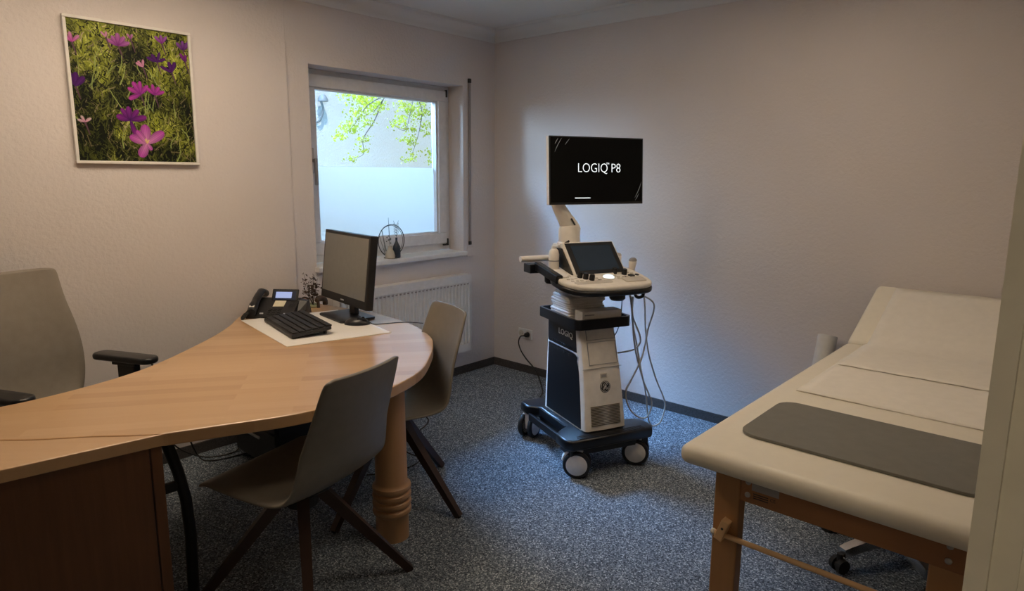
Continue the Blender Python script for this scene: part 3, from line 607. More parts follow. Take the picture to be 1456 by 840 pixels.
t = empty('ornament', (-1.700, -0.125, DZ), label='little round pink ornament in a dark ring between phone and twigs', cat='ornament')
b = B(); b.tube([(0.026 * math.cos(a), 0, 0.036 + 0.028 * math.sin(a)) for a in [2 * PI * k / 24 for k in range(25)]], 0.005, 7); b.obj('ring', 'driftwood', t, smooth=True)
B().ball((0, 0, 0.040), 0.019, 14).obj('ball', 'ornament_pink', t, smooth=True)
B().box(-0.024, 0.024, -0.014, 0.014, 0, 0.012, bev=.003).obj('stand', 'driftwood', t)

# ------------------------------------------------------------------ window sill decoration
sz = WZ0
t = empty('wire_ring_stand', (-0.955, 0.03, sz), label='dark wire ring holding dried twigs on the window sill', cat='decoration')
rc = 0.106
b = B(); b.tube([(rc * math.cos(a), 0, rc + 0.008 + rc * math.sin(a)) for a in [2 * PI * k / 48 for k in range(49)]], 0.0028, 6); b.tube([((rc - .006) * math.cos(a), 0.008, rc + 0.008 + (rc - .006) * math.sin(a)) for a in [2 * PI * k / 48 for k in range(49)]], 0.0016, 6); b.obj('ring', 'wire_dark', t, smooth=True)
B().box(-0.05, 0.05, -0.018, 0.022, 0, 0.006, bev=.002).obj('foot', 'wire_dark', t)
for p in [((-0.035, 0, .01), (-0.06, 0, .11), (-0.075, 0, .185), .004), ((-0.045, 0, .01), (-0.072, 0, .08), (-0.098, 0, .155), .002), ((-0.055, 0, .02), (-0.06, 0, .06), (-0.058, 0, .10), .0015)]:
    B().tube(p[:3], [p[3], p[3] * .8, p[3] * .6], 6).obj('twig', 'twig_grey', t)
t = empty('bottle_vase', (-0.928, 0.012, sz), label='slim dark navy bottle vase with one grey sprig on the window sill', cat='vase')
B().lathe([(0.020, 0), (0.025, 0.004), (0.026, 0.055), (0.024, 0.075), (0.012, 0.100), (0.007, 0.112), (0.007, 0.130), (0.009, 0.134), (0.005, 0.134), (0.004, 0.11)], seg=24).obj('body', 'vase_navy', t, smooth=True)
b = B(); b.tube([(0, 0, .11), (0, 0, .17), (-.002, 0, .22)], .0012, 5)
for k in range(5):
    for s in (-1, 1): z = .145 + k * .017; b.tube([(0, 0, z), (s * .014, 0, z + .016), (s * .021, 0, z + .034)], [.0018, .0016, .0006], 5)
b.obj('sprig', 'twig_grey', t, kind='stuff')
t = empty('bulb_vase', (-0.985, 0.008, sz), label='small cream pear-shaped vase with a dried stalk beside the navy bottle', cat='vase')
B().lathe([(0.024, 0), (0.032, 0.006), (0.034, 0.020), (0.028, 0.042), (0.017, 0.062), (0.013, 0.074), (0.015, 0.082), (0.010, 0.082), (0.009, 0.06)], seg=24).obj('body', 'vase_cream', t, smooth=True)
b = B(); b.tube([(0, 0, .06), (-.004, 0, .17), (-.008, 0, .268)], [.0015, .0022, .0012], 6)
for k in range(10): a = random.uniform(-.03, .012); z = random.uniform(.10, .15); b.ball((a, random.uniform(-.008, .008), z), .0045, 6)
b.obj('dried_stalk', 'twig_grey', t, kind='stuff')

# ------------------------------------------------------------------ shell chairs
def shell_chair(loc, fvec, base_rot, label):
    rz = math.atan2(fvec[1], fvec[0]) - PI / 2
    t = empty('shell_chair', (*loc, 0), rz, label, 'chair', 'visitor shell chairs at the desk')
    prof = [(0.240, 0.424, .185), (0.228, 0.437, .215), (0.19, 0.447, .222), (0.10, 0.443, .230), (0.0, 0.436, .232), (-0.10, 0.437, .230), (-0.165, 0.452, .224), (-0.208, 0.490, .215), (-0.236, 0.550, .206), (-0.262, 0.630, .197), (-0.287, 0.715, .186), (-0.310, 0.795, .178), (-0.320, 0.838, .172), (-0.325, 0.858, .164), (-0.327, 0.867, .145)]
    pc = crom([(y, z, w) for y, z, w in prof], 3); nt_ = 16
    rows = []
    N = len(pc)
    for i, p in enumerate(pc):
        y, z, w = p; s = i / (N - 1); back = min(1, max(0, (s - .38) / .25)); seat = 1 - back
        row = []
        for j in range(nt_ + 1):
            q = -1 + 2 * j / nt_; aq = abs(q)
            lift = seat * 0.014 * aq ** 2.6 * min(1, max(0, s - .06) / .22); fwd = back ** 2 * (0.046 * aq ** 2.2) * (1.0 - .55 * max(0, s - .65) / .35)
            bend = 0.010 * math.sin(min(1, back) * PI) * aq ** 2
            row.append((q * w * 1.08, y + fwd + bend, z + lift + bend * .6))
        rows.append(row)
    b = B(); vs = [[b.bm.verts.new(p) for p in r] for r in rows]
    for a, c in zip(vs, vs[1:]):
        for j in range(nt_): b.bm.faces.new((a[j], a[j + 1], c[j + 1], c[j]))
    o = b.obj('shell', 'shell', t, smooth=True, auto=80)
    md = o.modifiers.new('thickness', 'SOLIDIFY'); md.thickness = 0.013; md.offset = -1
    md = o.modifiers.new('smooth', 'SUBSURF'); md.levels = 1; md.render_levels = 1
    B().lathe([(0.11, 0.405), (0.12, 0.412), (0.12, 0.425)], seg=24).obj('seat_plate', 'steel_black', t)
    B().lathe([(0.022, 0.345), (0.022, 0.41)], seg=16).obj('swivel_post', 'chrome', t)
    B().lathe([(0.03, 0.325), (0.055, 0.335), (0.055, 0.372), (0.03, 0.380)], seg=24).obj('hub', 'steel_black', t)
    for k in range(4):
        a = base_rot + PI / 4 + k * PI / 2; d = Vector((math.cos(a), math.sin(a), 0))
        l_ = B().cyl(d * 0.055 + Vector((0, 0, .385)), d * 0.372 + Vector((0, 0, 0.004)), 0.029, 0.019, sq=True).obj('leg', 'walnut', t)
        B().cyl(d * 0.372 + Vector((0, 0, 0.005)), d * 0.374 + Vector((0, 0, 0.0)), 0.010, 0.010, 10).obj('foot_glide', 'rubber', l_)
    return t
shell_chair((-2.540, -1.487), (-0.26, 0.966), 0.02, 'grey-beige shell chair with its back to the camera, nearest visitor chair')
shell_chair((-1.895, -1.155), (-0.955, 0.295), -0.29, 'grey-beige shell chair at the far rounded end of the desk by the radiator')

# ------------------------------------------------------------------ office chair
f_ = Vector((0.42, -0.907)).normalized()
t = empty('office_chair', (-2.968, -0.405, 0), math.atan2(f_.y, f_.x) + PI / 2, label='grey upholstered swivel office chair with black armrests behind the desk', cat='chair')
# local: faces -y, x right
prof = [(0.50, .185, .20), (0.54, .215, .215), (0.62, .235, .225), (0.72, .232, .225), (0.82, .218, .232), (0.92, .198, .245), (1.00, .190, .258), (1.048, .186, .265), (1.066, .172, .268)]
b = B()
pc = crom([(z, w * 1.12, y) for z, w, y in prof], 3); rs = []
for z, w, y in pc:
    ring = []
    for j in range(13):
        q = -1 + 2 * j / 12; ring.append((q * w, y - 0.045 + 0.035 * (1 - q * q) * -0.0 - 0.030 * abs(q) ** 2.5 + (0.012 if abs(q) > .95 else 0), z))
    for j in range(13):
        q = 1 - 2 * j / 12; ring.append((q * w * 1.0, y + 0.025 - 0.035 * abs(q) ** 2.5, z))
    rs.append(ring)
b.rings(rs); o = b.obj('backrest', 'office_fabric', t, smooth=True, auto=70); md = o.modifiers.new('smooth', 'SUBSURF'); md.levels = 1; md.render_levels = 1
b = B(); b.prism(rrect(-.24, .24, -.26, .22, .08), 0.43, 0.505, bev=.025, seg=3); b.obj('seat', 'office_fabric', t, smooth=True)
b = B(); b.box(-.04, .04, .22, .30, .40, .80, bev=.01); b.obj('back_support', 'black_plastic', t)
for s in (-1, 1):
    am = empty('armrest', (s * 0.275, -0.05, 0)); am.parent = t
    b = B(); b.prism(rrect(-.043, .043, -.155, .17, .04), 0.655, 0.683, bev=.010, seg=3); b.obj('arm_pad', 'black_satin', am, smooth=True)
    B().box(-.018, .018, -.055, .040, .46, .66, bev=.006).obj('arm_post', 'black_plastic', am)
    B().box(-.03, .03, -.07, .055, .640, .657, bev=.004).obj('arm_bracket', 'black_plastic', am)
    b = B(); b.box(min(-s * .24, .018 * s), max(-s * .24, .018 * s), -.04, .03, .425, .465, bev=.005); b.obj('arm_bar', 'black_plastic', am)
B().cyl((0, 0, .10), (0, 0, .43), 0.03, 0.025, 16).obj('gas_lift', 'steel_black', t)
for k in range(5):
    a = 2 * PI * k / 5 + .3; d = Vector((math.cos(a), math.sin(a), 0))
    l_ = B().cyl(Vector((0, 0, .11)) + d * .02, Vector((0, 0, .075)) + d * .30, .03, .02, sq=True).obj('base_arm', 'black_plastic', t)
    q = d.cross(Vector((0, 0, 1))); B().cyl(d * .30 + Vector((0, 0, .03)) - q * .022, d * .30 + Vector((0, 0, .03)) + q * .022, .03, .03, 16).obj('caster', 'rubber', l_)

# ------------------------------------------------------------------ ultrasound machine
us = empty('ultrasound_machine', (-0.878, -1.464, 0), math.atan2(-0.40, 0.916), label='cream and black ultrasound machine on four wheels with a monitor', cat='ultrasound')
yf = lambda z: -0.272 + (z - 0.21) / 0.50 * 0.108 - 0.012 * math.sin(PI * (z - .21) / .5)      # leaning front
wf = lambda z: 0.118 - 0.016 * (z - 0.21) / 0.5
# chassis
ch = [(-.250, -.30), (-.225, -.335), (.235, -.335), (.265, -.30), (.265, -.215), (.235, -.18), (.15, -.16), (.15, .16), (.19, .19), (.20, .29), (.18, .315), (-.19, .315), (-.21, .29), (-.21, .21), (-.185, .19), (-.15, .16), (-.15, -.13), (-.215, -.17), (-.250, -.205)]
B().prism(ch, 0.150, 0.205, bev=.014, seg=3).obj('chassis', 'navy_satin', us, smooth=True, auto=50)
B().prism([(-.22, -.305), (.235, -.305), (.235, -.22), (.14, -.17), (.14, .18), (-.14, .18), (-.14, -.15), (-.22, -.20)], 0.115, 0.151).obj('chassis_skirt', 'navy_satin', us)
for k in range(4):
    B().box(-.19 + k * .004, .20, -.322 + k * .011, -.317 + k * .011, .2045, .2065).obj('tread_rib', 'black_plastic', us)
B().box(-.158, -.150, -.13, .19, .16, .200, bev=.002).obj('side_rail', 'navy_satin', us)
B().box(-.205, -.19, -.18, .20, .125, .165, bev=.002).obj('side_rail', 'navy_satin', us)
def caster(x, y, face, turn):
    c = empty('caster', (x, y, 0), turn); c.parent = us
    # wheel axis = local x; twin wheels with white hub caps
    for s in (-1, 1):
        w_ = B(); w_.lathe([(0.045, -0.012), (0.064, -0.012), (0.069, -0.006), (0.069, 0.006), (0.064, 0.012), (0.045, 0.012)], seg=28)
        bmesh.ops.transform(w_.bm, matrix=Matrix.Translation((s * 0.030, 0, 0.069)) @ Matrix.Rotation(PI / 2, 4, 'Y'), verts=list(w_.bm.verts)); w_.obj('wheel', 'tyre', c, smooth=True)
        w_ = B(); w_.lathe([(0.0, -0.013), (0.050, -0.013), (0.054, -0.010), (0.054, 0.010), (0.050, 0.013), (0.0, 0.013)], seg=28)
        bmesh.ops.transform(w_.bm, matrix=Matrix.Translation((s * 0.0310, 0, 0.069)) @ Matrix.Rotation(PI / 2, 4, 'Y'), verts=list(w_.bm.verts)); w_.obj('hub_cap', 'white_matt', c, smooth=True)
    B().box(-0.017, 0.017, -0.028, 0.028, 0.05, 0.150, bev=.005).obj('fork', 'white_matt', c)
    b = B(); rs = []
    for k in range(7):
        a = .25 + (PI * .55) * k / 6; rs.append([(xx, rr * math.cos(a), 0.069 + rr * math.sin(a)) for xx, rr in ((-.03, .071), (.03, .071), (.03, .078), (-.03, .078))])
    b.rings(rs); b.obj('wheel_guard', 'white_matt', c)
caster(-0.170, -0.280, 1, 1.00); caster(0.185, -0.270, 1, 0.92); caster(-0.165, 0.265, 1, -0.95); caster(0.165, 0.265, 1, 0.5)
# body core
zs_ = [0.205 + k * (0.725 - 0.205) / 12 for k in range(13)]
b = B(); b.rings([[(-wf(z), yf(z) + .05, z), (-wf(z), .168, z), (-wf(z) + .02, .180, z), (wf(z) - .02, .180, z), (wf(z), .168, z), (wf(z), yf(z) + .05, z)] for z in zs_]); b.obj('body', 'cream_plastic', us, smooth=True, auto=30)
# front cover: wraps round the front corners
b = B(); rs = []
for z in [0.212 + k * (0.712 - 0.212) / 16 for k in range(17)]:
    y, w = yf(z), wf(z) + .003; rs.append([(-w, y + .062, z), (-w, y + .020, z), (-w + .006, y + .007, z), (-w + .018, y + .001, z), (0, y - .004, z), (w - .018, y + .001, z), (w - .006, y + .007, z), (w, y + .020, z), (w, y + .062, z)])
b.rings(rs); fc = b.obj('front_cover', 'cream_plastic', us, smooth=True, auto=35)
def on_front(x0, x1, z0, z1, name, mat, d=0.0012, parent=None):
    zm = (z0 + z1) / 2; sl_ = (yf(z1 + .01) - yf(z0 - .01)) / (z1 - z0 + .02); y = yf(zm) - .0035
    return B().box(x0, x1, y - d, y + d, z0, z1, rot=RX(-math.atan(sl_) * 1.0)).obj(name, mat, parent or fc)
for k in range(13):
    z = 0.236 + k * 0.0078; on_front(-.085, .085, z, z + 0.0032, 'vent_slot', 'slit_tan', .0016)
def seam_rect(x0, x1, z0, z1):
    for a in ((x0, x1, z0, z0 + .002), (x0, x1, z1 - .002, z1), (x0, x0 + .002, z0, z1), (x1 - .002, x1, z0, z1)): on_front(*a, 'seam', 'grey_print', .0022)
seam_rect(-.074, .092, .655, .705); seam_rect(-.074, .092, .535, .645); on_front(-.112, .112, .5165, .519, 'seam', 'grey_print', .0022)
on_front(-.017, .022, .467, .490, 'latch_button', 'cream_dark', .002); on_front(-.011, .016, .471, .485, 'latch_symbol', 'grey_print', .003)
# round emblem: black disc with a pale ring, curls and script strokes
zl = 0.424; ang = math.atan((yf(zl + .03) - yf(zl - .03)) / .06)
em = empty('emblem', (0.006, yf(zl) - .0042, zl)); em.parent = us; em.rotation_euler = (PI / 2 - ang, 0, 0); em['label'] = 'round black emblem with pale intertwined script letters'
B().lathe([(0.0, 0), (0.030, 0), (0.030, 0.0012), (0.0, 0.0012)], seg=32).obj('disc', 'logo_black', em)
b = B(); b.tube([(.0262 * math.cos(a), .0262 * math.sin(a), .0014) for a in [2 * PI * k / 32 for k in range(33)]], .0007, 5)
for k in range(4):
    a = PI / 2 * k + PI / 4 + .55; b.tube(crom([(.0255 * math.cos(a - .5), .0255 * math.sin(a - .5), .0014), (.0225 * math.cos(a - .2), .0225 * math.sin(a - .2), .0014), (.0205 * math.cos(a + .15), .0205 * math.sin(a + .15), .0014), (.0225 * math.cos(a + .3), .0225 * math.sin(a + .3), .0014)], 4), .0008, 5)
for pts in ([(-.001, .013), (-.006, .015), (-.010, .010), (-.008, .004), (-.002, .003), (-.001, .010), (-.003, -.004), (-.008, -.012), (-.013, -.010), (-.010, -.005), (-.002, -.001), (.003, .003)],
            [(.013, .009), (.010, .015), (.005, .012), (.004, .006), (.008, .002), (.004, .001), (.002, -.006), (.006, -.013), (.012, -.011), (.012, -.006), (.006, -.006)]):
    b.tube(crom([(x, y, .0016) for x, y in pts], 5), .0012, 5)
b.obj('script', 'white_matt', em)
# black side covers with slanted accent line and lettering
for s in (-1, 1):
    xw = lambda z: s * (wf(z) + .0045)
    def side_prism(poly, name, mat, d=0.004):
        b = B(); b.rings([[(s * (wf(z) - .002), y, z) for y, z in poly], [(s * (wf(z) + d), y, z) for y, z in poly]]); return b.obj(name, mat, us)
    low = [(yf(.215) + .042, .215)] + [(yf(z) + .042, z) for z in [.23 + k * .03 for k in range(10)]] + [(yf(.52) + .045, .520), (yf(.545) + .052, .545), (-.160, .566), (-.135, .576), (-.10, .578), (.152, .578), (.142, .215)]
    side_prism(low, 'side_cover', 'navy_satin', .0045)
    side_prism([(-.150, .588), (-.128, .700), (.166, .700), (.158, .588)], 'side_cover', 'navy_satin', .0042)
    side_prism([(yf(.52) + .040, .520), (yf(.545) + .047, .546), (-.164, .568), (-.137, .579), (-.10, .5815), (.156, .5815), (.156, .5845), (-.10, .5845), (-.14, .5825), (-.169, .572), (yf(.545) + .042, .548)], 'accent_strip', 'silver_print', .0056)
    for row, z0_ in enumerate((.555, .593)):
        for k in range(12):
            y = -.10 + k * .02; side_prism([(y, z0_ + .012), (y + .010, z0_ + .012), (y + .010, z0_), (y, z0_)], 'vent_slot', 'black_satin' if row else 'keys_black', .0058)
text_mesh('LOGIQ', 0.042, 'lettering', 'white_matt', us, Matrix.Translation((-(wf(.66) + .0058), -.03, .662)) @ Matrix(((0, 0, -1, 0), (-1, 0, 0, 0), (0, 1, 0, 0), (0, 0, 0, 1))), sx=1.15)
# tray
tp = [(-.158, -.225), (.160, -.225), (.160, -.10), (.15, .185), (-.15, .185)]
B().prism(rrect(-.158, .160, -.228, .188, .03), .722, .742, bev=.004).obj('tray', 'navy_satin', us)
b = B(); po = rrect(-.160, .162, -.230, .190, .03); pi_ = rrect(-.146, .148, -.216, .176, .02)
b.rings([[(x, y, .722) for x, y in po], [(x, y, .772) for x, y in po], [(x, y, .772) for x, y in pi_], [(x, y, .742) for x, y in pi_]], cap=False); b.obj('tray_rim', 'navy_satin', us, smooth=True, auto=30)
B().box(-.06, .06, .088, .166, .742, .96, bev=.012).obj('neck', 'cream_plastic', us)
# console
def deck_poly(g=0.0):
    p = [(-.165 - g, .02), (-.232 - g, -.10), (-.238 - g, -.17), (-.225 - g, -.235), (-.175 - g * .7, -.295 - g), (-.10, -.318 - g), (.0, -.325 - g), (.13, -.325 - g), (.20 + g * .7, -.312 - g), (.235 + g, -.275), (.242 + g, -.20), (.235 + g, -.12), (.20 + g, .0), (.15, .05), (-.10, .05)]
    return [(q.x, q.y) for q in crom([(x, y, 0) for x, y in p], 4, closed=True)]
tilt_c = Matrix.Translation((0, -.32, .940)) @ Matrix.Rotation(math.radians(11), 4, 'X') @ Matrix.Translation((0, .32, -.940))
def cput(b, name, mat, parent=us, **k):
    bmesh.ops.transform(b.bm, matrix=tilt_c, verts=list(b.bm.verts)); return b.obj(name, mat, parent, **k)
b = B(); b.prism(deck_poly(.006), .900, .926, bev=.008, seg=3); cput(b, 'console_tray', 'black_satin', smooth=True, auto=50)
b = B(); b.prism(deck_poly(0), .922, .950, bev=.010, seg=3); dk = cput(b, 'console_deck', 'cream_plastic', smooth=True, auto=50)
b = B(); b.prism(rrect(-.19, .02, -.270, -.235, .015), .9485, .9515, bev=.001); cput(b, 'palm_recess', 'cream_dark', dk)
b = B(); b.prism(rrect(.085, .205, -.282, -.222, .010), .9485, .956, bev=.002); cput(b, 'probe_recess', 'cream_dark', dk)
def knob(x, y, r, h, mat):
    b = B(); b.lathe([(r, .949), (r, .949 + h * .7), (r * .8, .949 + h), (0, .949 + h)], (x, y, 0), 14); cput(b, 'knob', mat, dk, smooth=True, auto=40)
for x, y in ((-.120, -.175), (-.100, -.198), (-.078, -.220), (.095, -.150), (.140, -.172)): knob(x, y, .0135, .030, 'black_plastic')
for k in range(5): knob(-.105 + k * .052, -.125, .009, .022, 'cream_plastic')
b = B(); b.ball((.030, -.200, .950), .030, 18, (1.05, .9, .5)); cput(b, 'trackball', 'trackball', dk, smooth=True)
b = B(); b.lathe([(.034, .949), (.038, .952), (.034, .953)], (.030, -.200, 0), 24); cput(b, 'trackball_ring', 'cream_plastic', dk)
kk = [(-.205, -.165), (-.185, -.165), (-.165, -.150), (-.195, -.195), (-.172, -.195), (-.150, -.190), (-.185, -.222), (-.160, -.222), (-.135, -.222), (-.11, -.235), (-.05, -.17), (-.04, -.20), (-.035, -.225), (.075, -.185), (.085, -.205), (.075, -.225), (-.02, -.150), (.01, -.150), (.04, -.145), (.115, -.205), (.135, -.205), (.155, -.155), (.175, -.150), (.19, -.165)]
for x, y in kk:
    b = B(); b.box(x - .008, x + .008, y - .005, y + .005, .949, .9535, bev=.0015); cput(b, 'key', 'cream_dark', dk)
for x, y, r in ((.168, -.195, .018), (.205, -.19, .011), (.125, -.195 - .01, .006)):
    b = B(); b.lathe([(r, .949), (r, .953), (0, .953)], (x, y, 0), 16); cput(b, 'dial', 'black_plastic', dk)
# touch panel, leaning back
tpm = Matrix.Translation((0.012, -.165, .985)) @ Matrix.Rotation(math.radians(-43), 4, 'X')
def tput(b, name, mat, parent, **k):
    bmesh.ops.transform(b.bm, matrix=tpm, verts=list(b.bm.verts)); return b.obj(name, mat, parent, **k)
b = B(); b.box(-.150, .150, 0, .030, -.005, .205, bev=.006); tpn = tput(b, 'touch_panel', 'cream_plastic', us)
b = B(); b.box(-.140, .141, -.0015, .002, .004, .197); tput(b, 'bezel', 'black_satin', tpn)
b = B(); b.box(-.112, .118, -.0025, .000, .025, .178); tput(b, 'display', 'touch_glass', tpn)
b = B(); b.rings([[(-.145, -.150, .985), (-.145, -.03, 1.105), (-.145, .06, 1.10), (-.145, .06, .975)], [(.150, -.150, .985), (.150, -.03, 1.105), (.150, .06, 1.10), (.150, .06, .975)]]); b.obj('console_housing', 'black_plastic', us)
# left side: holder arm, cup, rear bracket, handle bar
b = B(); b.box(-.248, -.212, -.18, .07, .968, 1.012, bev=.006, rot=RX(.16)); b.obj('holder_arm', 'navy_satin', us)
B().lathe([(.030, .930), (.037, .940), (.038, .985), (.033, .985), (.030, .945)], (-.190, -.02, 0), 20).obj('cup_holder', 'black_plastic', us, smooth=True)
B().box(-.275, -.19, .055, .135, .972, 1.018, bev=.004).obj('rear_bracket', 'navy_satin', us)
B().cyl((-.31, .10, 1.043), (-.09, .10, 1.043), .0155, .0155, 16).obj('handle_bar', 'cream_plastic', us, smooth=True)
B().box(-.12, -.04, .04, .12, 1.02, 1.12, bev=.012).obj('column_cover', 'cream_plastic', us)
b = B(); b.box(.195, .255, -.13, .03, .930, .965, bev=.008); b.obj('probe_holder', 'black_plastic', us)
b = B(); b.lathe([(.030, .865), (.040, .875), (.040, .905), (.03, .915)], (.055, -.25, 0), 16); b.obj('cable_hook', 'black_plastic', us)
b = B(); b.tube(crom([(.165, -.24, .905), (.165, -.245, .880), (.185, -.245, .868), (.21, -.245, .875), (.215, -.24, .905)], 4), .008, 8); b.obj('cable_hook', 'black_plastic', us)
# monitor arm
b = B(); b.lathe([(.062, 1.09), (.062, 1.125), (.056, 1.132), (.056, 1.185), (.050, 1.21), (.03, 1.222)], (-.055, .05, 0), 28); b.obj('arm_base', 'cream_plastic', us, smooth=True)
b = B()
rs = []
for (x, z, h_, d_) in ((-.030, 1.175, .045, .040), (-.050, 1.205, .048, .042), (-.085, 1.255, .040, .038), (-.120, 1.310, .034, .034), (-.145, 1.365, .032, .03)):
    tx, tz = -.55, .835; nx, nz = .835, .55
    rs.append([(x + nx * h_ * c_, .05 + d_ * s_, z + nz * h_ * c_) for c_, s_ in [(math.cos(2 * PI * k / 12), math.sin(2 * PI * k / 12)) for k in range(12)]])
b.rings(rs); b.obj('swing_arm', 'cream_plastic', us, smooth=True)
B().box(-.060, -.054, .004, .010, 1.215, 1.255, rot=RY(-.6)).obj('arm_slot', 'dark_slot', us)
b = B(); b.box(-.115, -.075, .0, .03, 1.118, 1.132, rot=RY(-.7)); b.obj('arm_lever', 'black_plastic', us)
B().box(-.165, .02, .031, .065, 1.36, 1.50, bev=.012).obj('monitor_mount', 'cream_plastic', us)
# monitor: x -0.205..0.352, z 1.323..1.662
mn = empty('monitor', (0.074, 0.0, 1.4925)); mn.parent = us; mn.rotation_euler = (-0.055, 0, 0.0)
b = B(); b.box(-.279, .279, 0.000, .030, -.170, .170, bev=.004); b.obj('housing', 'white_matt', mn)
B().box(-.2785, .2785, -.004, .004, -.1695, .1695, bev=.002).obj('bezel', 'black_satin', mn)
B().box(-.272, .272, -.0052, -.003, -.158, .163).obj('screen', 'screen_dark', mn)
tm = lambda x, z: Matrix.Translation((x, -.0058, z)) @ Matrix.Rotation(PI / 2, 4, 'X')
text_mesh('LOGIQ', 0.066, 'screen_text', 'screen_text', mn, tm(-.030, .012), .0004, sx=.88, thin=.0011)
text_mesh('P8', 0.066, 'screen_text', 'screen_text', mn, tm(.108, .012), .0004, sx=.92, thin=.0011)
text_mesh('TM', 0.013, 'screen_text', 'screen_text', mn, tm(.059, .036), .0004)
B().box(-.135, -.045, -.0060, -.0052, -.139, -.135).obj('progress_bar', 'screen_text', mn)
b = B()
for cx, cz, R, a0, a1 in ((.02, -.02, .290, 2.35, 2.75), (.03, -.03, .320, 2.45, 2.62), (-.05, .05, .335, -.60, -.28), (-.05, .05, .345, -.72, -.50), (.02, -.03, .262, 2.1, 2.5)):
    pts = [(cx + R * math.cos(a0 + (a1 - a0) * k / 16), -.0054, cz + R * math.sin(a0 + (a1 - a0) * k / 16)) for k in range(17)]
    pts = [p for p in pts if abs(p[0]) < .268 and -.155 < p[2] < .16]
    if len(pts) > 2: b.tube(pts, [.0004 + .0012 * math.sin(PI * k / (len(pts) - 1)) for k in range(len(pts))], 4)
b.obj('screen_arcs', 'screen_dim', mn)
# things carried by the machine (top-level, in world space)
UM = Matrix.Translation((-0.878, -1.464, 0)) @ Matrix.Rotation(math.atan2(-0.40, 0.916), 4, 'Z')
urz = math.atan2(-0.40, 0.916)
def uw(x, y, z): return UM @ Vector((x, y, z))
# gel bottle
t = empty('gel_bottle', uw(-.180, -.02, .947), urz, label='white gel bottle in the holder left of the touch panel', cat='bottle')
B().lathe([(.024, 0), (.027, .006), (.027, .13), (.022, .15), (.013, .158), (.013, .172), (0, .172)], seg=20).obj('body', 'cream_plastic', t, smooth=True)
B().lathe([(.0276, .095), (.0276, .100)], seg=20).obj('label_band', 'grey_print', t)
# probes with their cables
def probe(x, y, z, label, mat, cpath, cmat, tilt=0.0, r=.0045):
    t = empty('ultrasound_probe', uw(x, y, z), urz, label, 'probe')
    b = B(); b.lathe([(.012, -.03), (.015, .0), (.016, .035), (.021, .060), (.022, .080), (.016, .090), (0, .092)], seg=18)
    bmesh.ops.transform(b.bm, matrix=Matrix.Rotation(tilt, 4, 'X') @ Matrix.Diagonal((1, .8, 1, 1)), verts=list(b.bm.verts)); b.obj('grip', 'cream_plastic', t, smooth=True)
    b = B(); b.lathe([(.0165, .078), (.0225, .079), (.021, .088), (.012, .095), (0, .096)], seg=18); bmesh.ops.transform(b.bm, matrix=Matrix.Rotation(tilt, 4, 'X') @ Matrix.Diagonal((1, .8, 1, 1)), verts=list(b.bm.verts)); b.obj('head', mat, t, smooth=True)
    b = B(); b.tube(crom([(px - x, py - y, pz - z) for px, py, pz in cpath], 8), r, 8); b.obj('cable', cmat, t, smooth=True)
probe(.190, -.045, .975, 'cream ultrasound probe standing closest to the touch panel', 'cream_dark', [(.190, -.045, .95), (.20, -.06, .90), (.200, -.15, .86), (0.207, -0.16, 0.80), (0.222, -0.16, 0.658), (0.255, -0.15, 0.533), (0.312, -0.14, 0.386), (0.378, -0.13, 0.260), (0.380, -0.12, 0.200), (0.350, -0.12, 0.165), (0.29, -0.13, 0.185), (0.225, -0.14, 0.250), (0.195, -0.15, 0.341), (0.218, -0.16, 0.407), (0.268, -0.17, 0.512), (0.290, -0.17, 0.591), (0.300, -0.18, 0.689), (0.29, -0.235, 0.82), (.205, -.240, .880)], 'cable_white', -.1)
probe(.238, -.100, .955, 'grey-tipped ultrasound probe in the outer holder slot', 'grey_print', [(.238, -.100, .93), (.250, -.12, .89), (0.300, -0.13, 0.842), (0.325, -0.12, 0.678), (0.358, -0.11, 0.535), (0.42, -0.10, 0.381), (0.490, -0.095, 0.245), (0.500, -0.09, 0.180), (0.478, -0.085, 0.108), (0.431, -0.08, 0.092), (0.398, -0.09, 0.13), (0.374, -0.10, 0.207), (0.352, -0.11, 0.306), (0.302, -0.12, 0.466), (0.265, -0.13, 0.595), (0.225, -0.14, 0.728), (.19, -.19, .86)], 'cable_white', .08)
t = empty('probe_cable', uw(0, 0, 0), urz, label='grey cable curving from the console into the side of the ultrasound machine', cat='cable')
B().tube(crom([(.17, -.15, .90), (0.193, -0.16, 0.852), (0.211, -0.165, 0.75), (0.262, -0.16, 0.647), (0.272, -0.15, 0.600), (0.245, -0.13, 0.562), (0.185, -0.10, 0.546), (.122, -.07, .535)], 8), .0045, 8).obj('cable', 'cable_white', t, smooth=True)
t = empty('thin_cable', uw(0, 0, 0), urz, label='thin dark cable hanging between console and tray of the ultrasound machine', cat='cable')
B().tube(crom([(.20, -.06, .92), (0.205, -0.07, 0.836), (0.195, -0.07, 0.70), (0.17, -0.05, 0.618), (.122, -.02, .58)], 8), .003, 8).obj('cable', 'cable_grey', t, smooth=True)
# folded towels on the tray
for k in range(5):
    h_ = .024; z0 = .7425 + k * .0245; jx, jy = random.uniform(-.006, .006), random.uniform(-.006, .006)
    which = ['bottom', 'second lowest', 'middle', 'second highest', 'topmost'][k]
    t = empty('folded_towel', uw(-.035 + jx, -.026 + jy, z0), urz + random.uniform(-.05, .05), label='white folded towel on the ultrasound tray, %s of the stack of five' % which, cat='towel', group='folded towels on the ultrasound tray')
    for q in range(2):
        b = B(); b.prism(rrect(-.105 - q * .002, .105, -.095, .115 + q * .002, .025), q * .012, q * .012 + .0118, bev=.0052, seg=3)
        for v in b.bm.verts: v.co.z += .0015 * math.sin(v.co.x * 40 + k) * math.sin(v.co.y * 30 + q) if abs(v.co.z - q * .012 - .006) < .0055 else 0
        b.obj('fold', 'towel', t, smooth=True)
